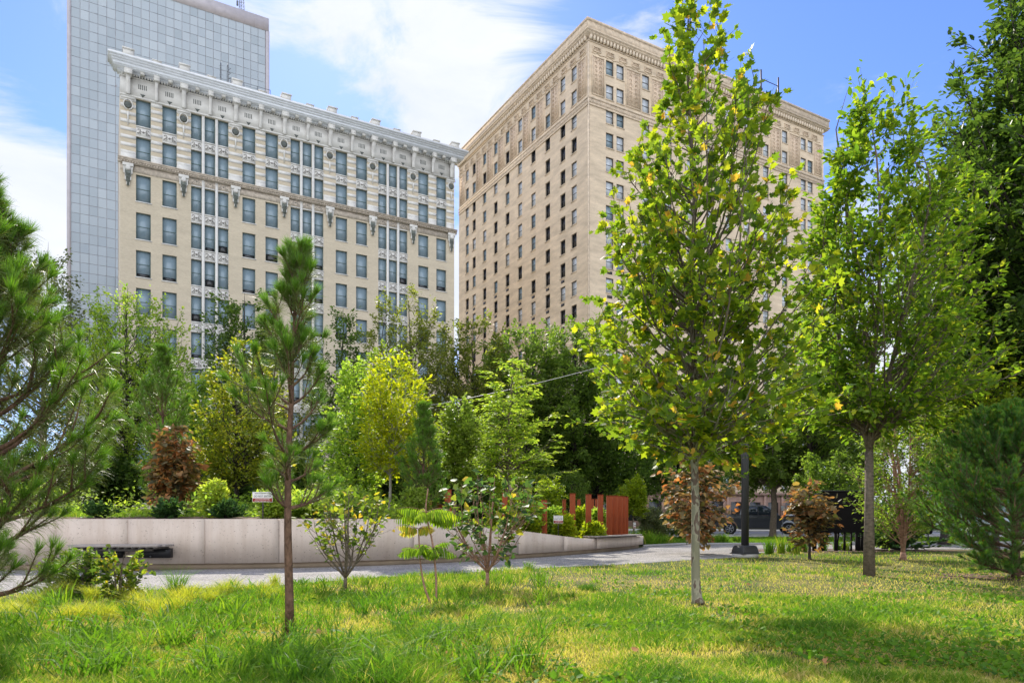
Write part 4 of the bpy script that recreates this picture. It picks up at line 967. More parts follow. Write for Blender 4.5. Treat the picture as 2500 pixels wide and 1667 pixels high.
M['bark'] = mat('grey_brown_bark', (.16, .125, .09), .9, .5, 14, stretch=(1, 1, 1.6), bump=1.0, bscale=40)
M['bark_dark'] = mat('dark_bark', (.045, .035, .03), .9, .3, 8, stretch=(1, 1, .3), bump=.6)
M['bark_pine'] = mat('flaky_red_brown_pine_bark', (.15, .085, .055), .95, .55, 22, stretch=(1, 1, .45), bump=1.0, bscale=45)
M['bark_pale'] = mat('pale_grey_bark', (.30, .28, .24), .8, .3, 6, stretch=(1, 1, .4), bump=.3)
M['bark_birch'] = mat('peeling_pinkish_bark', (.36, .20, .14), .8, .45, 8, stretch=(1, 1, 2.5), bump=.5)
def planebark():
    m, nt, b, out = newmat('mottled_plane_bark'); tcn = nt.nodes.new('ShaderNodeTexCoord'); mpn = nnode(nt, 'ShaderNodeMapping', tcn.outputs['Object']); mpn.inputs['Scale'].default_value = (2.5, 2.5, 1.1)
    n1 = nnode(nt, 'ShaderNodeTexNoise', mpn.outputs[0], Scale=3.2, Detail=3.0, Roughness=.45); n2 = nnode(nt, 'ShaderNodeTexNoise', tcn.outputs['Object'], Scale=30.0, Detail=3.0)
    a = ramp(nt, n1.outputs['Fac'], [(.0, (.21,.195,.125)), (.47, (.28,.255,.175)), (.52, (.12,.08,.055)), (.59, (.16,.115,.085)), (.62, (.24,.22,.155))], 'CONSTANT')
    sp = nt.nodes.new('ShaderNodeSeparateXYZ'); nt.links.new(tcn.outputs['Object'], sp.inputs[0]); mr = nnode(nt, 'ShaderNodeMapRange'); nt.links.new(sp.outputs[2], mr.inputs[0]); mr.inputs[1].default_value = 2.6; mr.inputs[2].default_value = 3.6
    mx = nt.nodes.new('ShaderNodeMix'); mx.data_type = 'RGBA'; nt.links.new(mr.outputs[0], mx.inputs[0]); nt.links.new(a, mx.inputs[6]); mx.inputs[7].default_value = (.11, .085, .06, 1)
    nt.links.new(mx.outputs[2], b.inputs['Base Color']); b.inputs['Roughness'].default_value = .8
    bp = nt.nodes.new('ShaderNodeBump'); bp.inputs['Strength'].default_value = .4; bp.inputs['Distance'].default_value = .01; nt.links.new(n2.outputs['Fac'], bp.inputs['Height']); nt.links.new(bp.outputs[0], b.inputs['Normal']); return m
L_ = {}
L_['plane'] = leafmat('plane_leaf', [(0, (.050,.095,.016)), (.35, (.105,.165,.02)), (.65, (.20,.25,.022)), (.93, (.40,.38,.03)), (1, (.46,.26,.05))], .5)
L_['elm'] = leafmat('elm_leaf', [(0, (.05,.105,.016)), (.5, (.115,.18,.02)), (.85, (.21,.26,.025)), (1, (.32,.31,.035))], .55)
L_['dark'] = leafmat('dark_green_leaf', [(0, (.035,.065,.018)), (.5, (.065,.11,.024)), (1, (.13,.18,.04))], .42, .45)
L_['mid'] = leafmat('mid_green_leaf', [(0, (.07,.115,.026)), (.5, (.12,.18,.035)), (1, (.21,.26,.05))], .48)
L_['light'] = leafmat('light_green_leaf', [(0, (.12,.20,.035)), (.5, (.21,.29,.05)), (1, (.36,.38,.07))], .52)
L_['lime'] = leafmat('lime_yellow_leaf', [(0, (.15,.22,.018)), (.5, (.28,.32,.018)), (1, (.46,.44,.025))], .5, tcol=(1.2, 1.2, .4))
L_['yellow'] = leafmat('yellowing_leaf', [(0, (.11,.16,.025)), (.5, (.21,.24,.03)), (1, (.44,.36,.035))], .45, tcol=(1.15, 1.15, .4))
L_['olive'] = leafmat('olive_leaf', [(0, (.09,.11,.028)), (.5, (.16,.18,.04)), (1, (.27,.26,.06))], .45)
L_['greyg'] = leafmat('grey_green_leaf', [(0, (.07,.085,.045)), (.5, (.12,.14,.07)), (1, (.20,.19,.09))], .35)
L_['bronze'] = leafmat('bronze_redbud_leaf', [(0, (.085,.085,.045)), (.3, (.16,.145,.075)), (.55, (.26,.17,.08)), (.78, (.38,.16,.065)), (.86, (.22,.25,.07)), (1, (.52,.24,.10))], .35, tcol=(1.2, 1.0, .55))
L_['redbud'] = leafmat('dark_green_redbud_leaf', [(0, (.045,.09,.035)), (.5, (.085,.15,.04)), (.75, (.24,.27,.04)), (1, (.42,.30,.05))], .4)
L_['shrub'] = leafmat('shrub_leaf', [(0, (.04,.08,.018)), (.55, (.11,.16,.025)), (.85, (.26,.27,.03)), (1, (.42,.28,.04))], .45)
L_['sumac'] = leafmat('sumac_leaf', [(0, (.11,.20,.02)), (.6, (.22,.31,.03)), (1, (.52,.38,.08))], .5, tcol=(1.1, 1.15, .4))
L_['needle'] = leafmat('pine_needle', [(0, (.085,.10,.04)), (.35, (.14,.165,.05)), (.6, (.095,.17,.025)), (.85, (.095,.22,.018)), (1, (.19,.31,.03))], .26, .42, .4)
L_['needle2'] = leafmat('white_pine_needle', [(0, (.045,.10,.04)), (.5, (.08,.18,.04)), (.93, (.16,.31,.05)), (.985, (.17,.31,.05)), (1, (.50,.18,.04))], .3, .42, .35)
L_['juniper'] = leafmat('juniper_spray', [(0, (.03,.075,.03)), (.5, (.055,.12,.04)), (1, (.12,.20,.05))], .2, .6, .2)
L_['grass'] = leafmat('grass_blade', [(0, (.055,.135,.014)), (.35, (.11,.22,.018)), (.62, (.21,.29,.026)), (.8, (.38,.35,.07)), (1, (.56,.43,.22))], .4, .6, .15, tcol=(1.1, 1.15, .5))
L_['sedge'] = leafmat('yellow_sedge_blade', [(0, (0.162,0.230,0.027)), (.5, (0.351,0.378,0.041)), (1, (0.567,0.486,0.095))], .45, .5, .3, tcol=(1.1, 1.1, .5))

def bz(px, Y):
    x = P(px, Y)[0]
    if Y > path_far_y(x) - .3 and x < 5.2:
        while bed_height(x, Y) < .05 and Y < 40: Y += .15; x = P(px, Y)[0]
        Y += .25 if bed_height(x, Y - .4) < .05 else 0
    return (x, Y, max(bed_height(x, Y) - .03, 0))
def mprof(Y, cx, table, zb=0.0):
    """crown outline read as (row, left column, right column) -> radius function in metres about the trunk column"""
    t = sorted(((EYE + (HY - r) / FPX * Y - zb, (cx - l) / FPX * Y, (rr - cx) / FPX * Y) for r, l, rr in table))
    return prof_fn([a[0] for a in t], [max(a[1], .02) for a in t], [max(a[2], .02) for a in t], t[-1][0]), t[-1][0]

# plane tree (foreground, right of centre)
Yp = GY(1475); pf, Hh = mprof(Yp, 1708, [(-60, 1690, 1726), (0, 1655, 1758), (60, 1632, 1800), (110, 1622, 1812), (212, 1603, 1855), (290, 1560, 1890), (425, 1500, 1905), (530, 1468, 1985), (640, 1450, 1990), (740, 1432, 1990), (850, 1425, 1975), (960, 1408, 1995), (1060, 1440, 1960), (1100, 1530, 1850), (1150, 1640, 1760)])
plane = deciduous('plane_tree', 'tallest foreground tree: young plane with pale mottled trunk and broad lobed yellow green leaves', 'tree', P(1704, Yp), Hh, pf, .054, T_PLANE, .086, (.50, .24), L_['plane'], planebark(), seed=1,
          nprim=215, clear=.225, a0=62, a1=22, nsub=6, nleaf=4.6, sublen=.95, scatter=.02, lean=(.04, 0), irr=.14, droop=.12, flat=.35, wob=.07, tipn=6, inner=.3, hollow=.12, aexp=.55)
# elm-like tree at the right
Ye = GY(1405); pf, Hh = mprof(Ye, 2122, [(165, 2118, 2160), (215, 2095, 2230), (330, 2075, 2300), (430, 2035, 2350), (530, 1995, 2390), (640, 1975, 2400), (850, 1960, 2420), (960, 1958, 2380), (1060, 1985, 2330), (1150, 2040, 2240), (1185, 2090, 2160)])
elm = deciduous('elm_tree', 'vase-shaped young elm with plain straight grey brown trunk and pointed green leaves, at the right', 'tree', P(2122, Ye), Hh, pf, .084, T_OV, .12, (.5, .25), L_['elm'], M['bark'], seed=2,
          nprim=290, clear=.30, a0=50, a1=20, nsub=7, nleaf=6.5, sublen=1.0, irr=.14, scatter=.03, stems=7, fork=.245, spread=15, droop=.25, flat=.6, wob=.06, inner=.3, hollow=.1)

# ---- pines
def needles(mb, P_, A, L, w, rs, tint, spread=.55, droop=.0):
    """long needles leaving shoot points P_ with shoot direction A"""
    n = len(P_); d = nz(A * 1.0 + spread * nz(rs.normal(0, 1, (n, 3)))); L = np.broadcast_to(L, (n,)) * rs.uniform(.75, 1.1, n); side = nz(np.cross(d, rs.normal(0, 1, (n, 3)))); w = np.broadcast_to(w, (n,))[:, None]
    m_ = P_ + d * (L * .5)[:, None]; e = P_ + d * L[:, None] - Z * (droop * L)[:, None]
    V = np.stack([P_ - side * w * .5, P_ + side * w * .5, m_ + side * w * .45, m_ - side * w * .45, e], 1); o = (np.arange(n) * 5)[:, None]
    mb.add(V.reshape(-1, 3), [np.array([[0, 1, 2, 3]]) + o, np.array([[3, 2, 4]]) + o], np.repeat(tint, 5))
def pine(name, label, base, H, prof, trunk_r, seed, whorls=10, per=4, clear=.15, nl=.20, w=.0035, dens=1.0, sub=4, a0=75, a1=35, group=None, nm='needle', lean=(0, 0), tip=1.0, droop=.12, up=.10, tintmu=.3, density_len=.055, bare=.35, irrp=.12, wisp=0.0):
    rs = np.random.default_rng(seed + 500); root = thing(name, label, 'pine tree', base, 0, group); wood, nd_ = MB(), MB()
    t = np.linspace(0, 1, 12); wbl = np.cumsum(rs.normal(0, .0035 * H, (12, 2)), 0); wbl -= wbl[0]; tr = np.c_[lean[0] * t + wbl[:, 0], lean[1] * t + wbl[:, 1], t * H]
    wood.tube(tr, trunk_r * (1 - t) ** .8 + .006, 12)
    def shoot(pts, s0, nn, tuft=True, l=nl, tm=tintmu, wf=1.0):
        nn = max(5, int(nn * dens * wf)); u_ = s0 + (1 - s0) * rs.random(nn); a, tg = along(pts, np.minimum(u_, .999)); 
        needles(nd_, a, nz(tg), l, w, rs, np.clip(rs.normal(tm, .14, nn), 0, 1), spread=.95, droop=droop)
        if tuft:
            k = int(46 * dens * tip * wf); a, tg = along(pts, np.clip(1 - np.abs(rs.normal(0, density_len * 1.6, k)), .6, .999)); needles(nd_, a, nz(tg) + .35 * Z, l * .85, w, rs, np.clip(rs.normal(.82, .12, k), 0, 1), spread=.6, droop=0)
    shoot(tr, .86, 120, True)
    for i in range(whorls):
        f = i / (whorls - 1); s = clear + (.96 - clear) * f ** .9; ph = rs.random() * 6.28
        for k in range(per + (rs.random() < .5)):
            az = ph + k * 2 * math.pi / per + rs.normal(0, .25); p, _ = along(tr, np.array([s + rs.normal(0, .006)])); an = math.radians(min(86, a0 + (a1 - a0) * f + rs.normal(0, 6)))
            Rr = prof(min(p[0][2], H * .98), az)
            for _ in range(8): Rr = .5 * (Rr + prof(min(p[0][2] + (Rr / math.tan(an) if an < 1.5 else 0), H * .98), az))
            L = min(max(.15, Rr / math.sin(an)), (H * 1.0 - p[0][2]) / math.cos(min(an, 1.4)) * .9 + .03) * rs.uniform(1 - irrp * 1.3, 1 + irrp * .6); d = np.array([math.sin(an) * math.cos(az), math.sin(an) * math.sin(az), math.cos(an)])
            b = limb(rs, p[0], d, L, 7, up, .05); r0 = trunk_r * (.28 * (1 - f) + .12) + .003; wood.tube(b, np.linspace(r0, .004, 8), 6, cap=False); wf = 1 - wisp * (1 - f) ; shoot(b, bare, 70 * L / .6, wf=wf)
            for j in range(sub + int(L > .9) * 2):
                sj = .3 + .65 * (j + rs.random()) / (sub + 1); q, tq = along(b, np.array([sj])); dv = nz(nz(tq[0]) + .75 * nz(rs.normal(0, 1, 3) * [1, 1, .5] + [0, 0, .35]))
                tw = limb(rs, q[0], dv, L * (.5 - .3 * sj) + .10, 4, up * .9, .06); wood.tube(tw, np.linspace(r0 * .45, .003, 5), 4, cap=False); shoot(tw, .15, 46, wf=wf)
    wood.build('trunk', M['bark_pine'], root, smooth=True); nd_.build('crown', L_[nm], root, tint=True); return root
Yc_ = GY(1541); pf, Hh = mprof(Yc_, 715, [(600, 715, 742), (650, 697, 762), (700, 665, 775), (740, 640, 790), (830, 640, 790), (900, 590, 815), (1000, 550, 840), (1120, 545, 845), (1200, 565, 865), (1300, 600, 870)])
pine('pine_tree', 'slender young pine with bare reddish trunk and tufted needles, left of centre in the foreground', P(707, Yc_), Hh - .15, pf, .039, 2, whorls=11, per=3, clear=.33, nl=.165, w=.0030, dens=1.5, lean=(.09, 0), a0=86, a1=30, up=.10, bare=.35, irrp=.42, sub=4, density_len=.045, tip=2.0, wisp=.5)
Yl = 6.4; pf, Hh = mprof(Yl, -60, [(470, -80, -30), (560, -150, 20), (640, -200, 90), (720, -260, 130), (800, -300, 160), (900, -300, 230), (1000, -330, 280), (1180, -330, 300), (1290, -300, 250), (1340, -200, 160)])
pine('pine_tree', 'large long-needled pine at the left edge, its needles hanging over the concrete wall', P(-60, Yl), Hh, pf, .075, 5, whorls=14, per=5, clear=.10, nl=.19, w=.0034, dens=1.9, sub=6, a0=88, a1=30, up=.10, droop=.35)
Yq = GY(1412); pf, Hh = mprof(Yq, 2480, [(1000, 2470, 2490), (1030, 2400, 2540), (1100, 2330, 2620), (1200, 2290, 2700), (1300, 2270, 2700), (1360, 2300, 2650), (1400, 2400, 2560)])
pine('pine_tree', 'broad bushy blue green pine with branches down to the ground at the right edge', P(2480, Yq), Hh, pf, .07, 9, tip=1.5, whorls=17, per=7, clear=.03, nl=.115, w=.0055, dens=1.7, sub=10, a0=86, a1=42, nm='needle2', up=.06, tintmu=.4, bare=.25, droop=.05)
for px, Y, top, prows, lab, sd in ((399, 20, 858, [(858, 392, 408), (900, 368, 432), (1000, 320, 470), (1100, 312, 470), (1170, 340, 450)], 'soft bushy young pine growing above the left part of the wall', 21),
                                   (1040, 19.0, 1000, [(1000, 1035, 1050), (1060, 1012, 1072), (1130, 985, 1098), (1200, 978, 1102), (1240, 1000, 1080)], 'compact bushy little pine behind the crest of the wall, right of the lime green tree', 22)):
    b = bz(px, Y); pf, Hh = mprof(Y, px, prows, b[2]); pine('pine_tree', lab, b, Hh, pf, .05, sd, whorls=10, per=5, clear=.08, nl=.2, w=.007, dens=.75, sub=4, a0=65, a1=35, up=.10, tintmu=.55)

# ---- trees behind the wall and across the street
def bgtree(label, px, Y, rows_, leafk, ls, seed, n=34, sub=6, nl=16, bark='bark_dark', tr=None, name='tree', tmpl=T_RHOMB, clear=.25, a0=70, a1=30, stems=1, fork=.12, zb=None, tint=(.5, .22), flat=.6, group=None, cat='tree', sublen=1.0, spread=16, scatter=None, droop=.2, up=.03, inner=.35, tip=6, irr=.2, ld=None, layer=1.0, hollow=.15):
    b = bz(px, Y) if zb is None else (P(px, Y)[0], Y, zb); pf, Hh = mprof(Y, px, rows_, b[2])
    if Y > 28: ls *= .72; nl *= 1.65
    return deciduous(name, label, cat, b, Hh, pf, tr or Hh * .014, tmpl, ls, tint, L_[leafk], M[bark], seed=seed, nprim=int(n * 1.7), clear=clear, a0=a0, a1=a1, nsub=sub, nleaf=nl, sublen=sublen, scatter=ls * .6 if scatter is None else scatter, stems=stems, fork=fork, flat=flat, sides=5, group=group, spread=spread, droop=droop, up=up, inner=inner, tipn=tip, irr=irr, ld=ld if ld else 1.45, layer=layer, hollow=hollow)
bgtree('airy grey green tree against the sky at the far left', 95, 34, [(590, 60, 140), (640, 20, 190), (720, -30, 215), (850, -60, 215), (1000, -60, 210), (1100, 0, 180)], 'greyg', .20, 31, n=80, nl=9, clear=.2, bark='bark')
bgtree('light green round-headed tree in front of the glass tower', 320, 32, [(700, 270, 370), (740, 225, 420), (830, 195, 465), (930, 195, 475), (1010, 205, 460), (1090, 240, 420)], 'light', .19, 32, n=120, nl=9, bark='bark_dark', clear=.1, zb=1.0)
bgtree('dark grey green tree below the left part of the cream building', 585, 42, [(705, 570, 640), (770, 520, 680), (850, 490, 690), (950, 480, 690), (1080, 500, 680)], 'dark', .26, 33, n=70, nl=11, tint=(.6, .2))
bgtree('yellowing feathery tree behind the left side of the tall slender pine', 585, 24, [(835, 570, 600), (880, 540, 640), (960, 500, 690), (1050, 480, 700), (1130, 480, 690), (1190, 520, 650)], 'yellow', .13, 34, n=60, nl=12, a0=50, clear=.15, tint=(.38, .22))
bgtree('narrow dark green tree right of the tall slender pine', 835, 43, [(745, 800, 830), (800, 780, 880), (900, 770, 900), (1050, 760, 900)], 'dark', .26, 35, n=34, nl=12, tint=(.6, .2))
bgtree('tall olive green tree with upright limbs in front of the cream building', 1000, 38, [(672, 950, 985), (720, 915, 1060), (790, 895, 1110), (870, 890, 1130), (960, 880, 1130), (1050, 900, 1100)], 'olive', .20, 36, n=90, nl=12, stems=5, fork=.15, spread=16, clear=.15, a0=50)
bgtree('dark tree below the gap between the two brick buildings', 1165, 43, [(775, 1110, 1190), (815, 1060, 1240), (920, 1030, 1270), (1020, 1030, 1270), (1120, 1050, 1240)], 'olive', .26, 37, n=64, nl=18, tint=(.4, .25))
bgtree('green tree under the left face of the tan high-rise', 1290, 42, [(795, 1240, 1320), (835, 1195, 1375), (960, 1170, 1400), (1060, 1180, 1380), (1150, 1210, 1340)], 'mid', .26, 38, n=66, nl=16, tint=(.45, .25))
bgtree('dark green tree behind the left half of the plane tree crown', 1400, 44, [(765, 1365, 1440), (810, 1320, 1500), (930, 1290, 1540), (1050, 1300, 1540), (1150, 1330, 1500)], 'mid', .28, 39, n=66, nl=16, tint=(.3, .25))
bgtree('lime yellow young tree with thin pale trunk behind the wall', 955, 21, [(870, 940, 985), (905, 900, 1040), (980, 880, 1055), (1060, 870, 1050), (1130, 890, 1030), (1200, 920, 1000)], 'lime', .125, 40, n=56, nl=9, bark='bark_pale', tr=.045, clear=.3, a0=48, a1=25, tmpl=T_OV, flat=.8)
bgtree('yellow green bushy tree between the tall slender pine and the lime young tree', 865, 23, [(880, 840, 880), (940, 810, 905), (1020, 790, 920), (1110, 780, 930), (1200, 790, 920)], 'light', .13, 41, n=44, nl=12, clear=.12, tint=(.4, .2))
bgtree('feathery light green tree with layered sprays in the middle of the planting', 1237, 24, [(858, 1225, 1265), (900, 1190, 1300), (980, 1170, 1330), (1060, 1150, 1370), (1130, 1150, 1370), (1180, 1180, 1330)], 'light', .125, 42, n=52, nl=16, bark='bark', tr=.07, clear=.22, a0=78, a1=45, tmpl=T_RHOMB, flat=1.8, tint=(.62, .22), ld=1.2, stems=1, up=.01, layer=.18)
bgtree('small slender green tree between the little pine and the feathery tree', 1122, 22, [(965, 1110, 1135), (1010, 1090, 1165), (1080, 1082, 1175), (1150, 1090, 1165), (1190, 1105, 1140)], 'mid', .12, 43, n=36, nl=12, bark='bark', tr=.04, clear=.3, tint=(.8, .15))
bgtree('dark broad-crowned tree behind the rust red posts', 1450, 47, [(960, 1400, 1500), (1040, 1320, 1590), (1110, 1290, 1640), (1180, 1290, 1650), (1225, 1340, 1600)], 'mid', .34, 44, n=64, nl=18, tint=(.15, .2), clear=.25, a0=82, sub=8)
bgtree('dark broad tree behind the middle of the plane tree', 1655, 50, [(900, 1600, 1700), (990, 1540, 1780), (1080, 1530, 1800), (1160, 1540, 1800), (1215, 1580, 1750)], 'mid', .34, 45, n=60, nl=18, tint=(.2, .2), clear=.25, a0=80, sub=8)
bgtree('broad green street tree whose trunk stands in front of the dark pickup', 1886, GY(1312), [(950, 1850, 1930), (1010, 1780, 2010), (1080, 1750, 2060), (1150, 1760, 2060), (1200, 1800, 2010)], 'mid', .24, 46, n=64, nl=18, tint=(.45, .2), clear=.33, a0=84, tr=.19, sub=8, zb=0.0, bark='bark')
bgtree('rounded glossy green shrub above the black steel box', 2020, 33, [(1110, 1985, 2050), (1140, 1955, 2080), (1190, 1945, 2090), (1230, 1960, 2080)], 'mid', .17, 47, n=44, nl=15, tint=(.5, .2), clear=.12, zb=0.0, stems=4, fork=.06, spread=30)
bgtree('small bright green tree with a thin trunk right of the touching red posts', 1548, 33, [(1160, 1540, 1558), (1185, 1522, 1572), (1215, 1515, 1580), (1245, 1522, 1572), (1258, 1535, 1560)], 'lime', .13, 48, n=30, nl=12, clear=.38, zb=0.0, tint=(.15, .15), bark='bark', a0=65)
bgtree('big dark green tree filling the upper right corner', 2620, 21, [(-160, 2500, 2720), (-20, 2410, 2800), (60, 2395, 2850), (150, 2350, 2850), (200, 2260, 2850), (300, 2210, 2850), (450, 2230, 2850), (600, 2250, 2850), (720, 2300, 2850)], 'dark', .19, 49, n=300, nl=17, tint=(.35, .25), irr=.3, clear=.30, a0=75, a1=30, tr=.25, zb=0.0, tmpl=T_OV, sub=8)
bgtree('spreading yellow green tree with bare dark lower limbs at the right', 2430, 23, [(640, 2380, 2500), (720, 2300, 2560), (850, 2230, 2600), (960, 2180, 2620), (1040, 2180, 2600), (1080, 2220, 2560)], 'elm', .16, 50, n=80, nl=14, tint=(.7, .2), clear=.35, a0=86, a1=40, tr=.12, zb=0.0, tmpl=T_OV)
bgtree('tall green tree behind the right half of the elm', 2310, 30, [(390, 2290, 2330), (480, 2230, 2400), (600, 2200, 2440), (750, 2190, 2440), (900, 2190, 2430)], 'elm', .2, 51, n=70, nl=13, tint=(.45, .2), clear=.35, a0=60, zb=0.0)
bgtree('leafy green tree between the plane tree and the elm', 1985, 38, [(700, 1950, 2010), (780, 1920, 2050), (880, 1880, 2080), (980, 1860, 2080), (1060, 1880, 2070)], 'mid', .24, 52, n=50, nl=13, tint=(.5, .2), clear=.3, zb=0.0)
bgtree('multi-stemmed tree with slim peeling pinkish trunks at the right', 2205, GY(1366), [(900, 2180, 2260), (980, 2130, 2310), (1060, 2110, 2330), (1150, 2080, 2320), (1240, 2060, 2290), (1300, 2120, 2250)], 'mid', .085, 53, n=70, nl=10, tint=(.55, .25), stems=4, fork=.04, spread=9, clear=.15, a0=62, a1=35, tr=.075, bark='bark_birch', tmpl=T_OV, zb=0.0, inner=.3)
bgtree('tall pale green tree at the right edge behind the dark corner tree', 2500, 34, [(560, 2460, 2540), (650, 2380, 2620), (800, 2340, 2660), (950, 2330, 2660), (1100, 2360, 2640)], 'elm', .2, 54, n=70, nl=15, tint=(.35, .25), clear=.3, zb=0.0)
bgtree('green tree filling the gap between the elm trunk and the right edge', 2330, 40, [(820, 2290, 2370), (900, 2220, 2440), (1000, 2190, 2470), (1100, 2200, 2460), (1190, 2230, 2430)], 'mid', .24, 55, n=66, nl=16, tint=(.5, .25), clear=.2, zb=0.0)
bgtree('shadowy green tree behind the elm trunk', 2090, 42, [(900, 2050, 2130), (980, 2010, 2180), (1080, 1990, 2200), (1170, 2010, 2180), (1220, 2040, 2150)], 'mid', .24, 56, n=60, nl=16, tint=(.25, .2), clear=.2, zb=0.0)
bgtree('mid green tree rising behind the lime yellow young tree', 930, 33, [(850, 900, 960), (900, 860, 1010), (1000, 840, 1040), (1100, 850, 1030), (1180, 880, 1000)], 'mid', .19, 57, n=56, nl=14, tint=(.7, .25), clear=.15)
bgtree('mid green tree behind the crown of the slender pine', 660, 34, [(880, 620, 700), (940, 570, 760), (1040, 550, 780), (1130, 570, 760), (1200, 600, 720)], 'olive', .19, 58, n=56, nl=14, tint=(.7, .25), clear=.12)
bgtree('pale green tree between the bronze redbud and the round-headed tree', 470, 29, [(900, 440, 500), (960, 390, 550), (1050, 370, 570), (1130, 380, 560), (1190, 410, 530)], 'light', .17, 59, n=56, nl=13, tint=(.35, .25), clear=.12)
# bronze redbuds
bgtree('rounded bronze and orange redbud behind the left part of the wall', 422, 19, [(1042, 411, 437), (1070, 386, 455), (1110, 371, 469), (1160, 369, 472), (1195, 386, 458)], 'bronze', .15, 60, n=30, nl=9, tmpl=T_HEART, name='redbud_tree', clear=.15, droop=.5, bark='bark_dark', tint=(.5, .28), irr=.34, ld=.55, layer=.4)
bgtree('largest bronze redbud, its crown half behind the plane tree trunk', 1695, GY(1352), [(1105, 1665, 1749), (1140, 1644, 1770), (1190, 1630, 1774), (1250, 1623, 1779), (1300, 1636, 1758), (1325, 1665, 1724)], 'bronze', .155, 61, n=34, nl=8, tmpl=T_HEART, name='redbud_tree', clear=.12, droop=.5, bark='bark_dark', tint=(.45, .28), zb=0.0, irr=.34, ld=.5, layer=.4)
bgtree('small bronze redbud standing alone on the lawn left of the black steel box', 1977, GY(1365), [(1172, 1966, 1992), (1195, 1933, 2013), (1230, 1924, 2042), (1270, 1933, 2038), (1310, 1929, 2004), (1330, 1950, 1996)], 'bronze', .14, 62, n=24, nl=8, tmpl=T_HEART, name='redbud_tree', clear=.18, droop=.4, bark='bark_dark', tint=(.4, .3), zb=0.0, a0=75, flat=.9, tr=.035, irr=.34, ld=.5, layer=.4)
# foreground multi-stemmed shrubs
bgtree('sparse many-stemmed shrub with thin crossing stems in front of the wall', 843, GY(1438), [(1195, 760, 950), (1230, 735, 955), (1290, 745, 935), (1340, 770, 900), (1380, 800, 880)], 'shrub', .075, 63, n=32, nl=6, sub=4, tmpl=T_HEART, name='shrub', cat='shrub', stems=7, fork=.12, spread=44, clear=.38, a0=40, a1=25, tr=.028, bark='bark', zb=0.0, tint=(.6, .25), scatter=.02, irr=.3, ld=.3, tip=2)
bgtree('dark-leaved redbud shrub in front of the dip in the wall', 1190, GY(1436), [(1152, 1150, 1230), (1180, 1105, 1290), (1230, 1085, 1320), (1290, 1085, 1290), (1340, 1110, 1250), (1380, 1150, 1220)], 'redbud', .10, 64, n=40, nl=5, sub=3, tmpl=T_HEART, name='redbud_shrub', cat='shrub', stems=6, fork=.14, spread=40, clear=.3, a0=42, a1=25, tr=.03, bark='bark_birch', zb=0.0, tint=(.36, .27), scatter=.02, irr=.3, ld=.25, droop=.5, tip=3)
bgtree('dense leafy bush at the path edge below the wall bench', 185, GY(1452), [(1345, 150, 210), (1370, 120, 232), (1410, 112, 240), (1440, 140, 220)], 'shrub', .055, 65, n=34, nl=9, sub=4, tmpl=T_HEART, name='shrub', cat='shrub', stems=7, fork=.04, spread=32, clear=.1, a0=50, a1=30, tr=.02, bark='bark', zb=0.0, tint=(.35, .22), scatter=.02, irr=.3, ld=.7, tip=4)
bgtree('open leafy bush with upright shoots, right of the dense bush by the path', 290, GY(1475), [(1350, 300, 350), (1370, 250, 375), (1410, 240, 350), (1450, 255, 330)], 'shrub', .06, 66, n=20, nl=7, sub=4, tmpl=T_HEART, name='shrub', cat='shrub', stems=6, fork=.04, spread=24, clear=.15, a0=35, a1=22, tr=.016, bark='bark', zb=0.0, tint=(.55, .25), scatter=.015, irr=.3, ld=.6, tip=4)
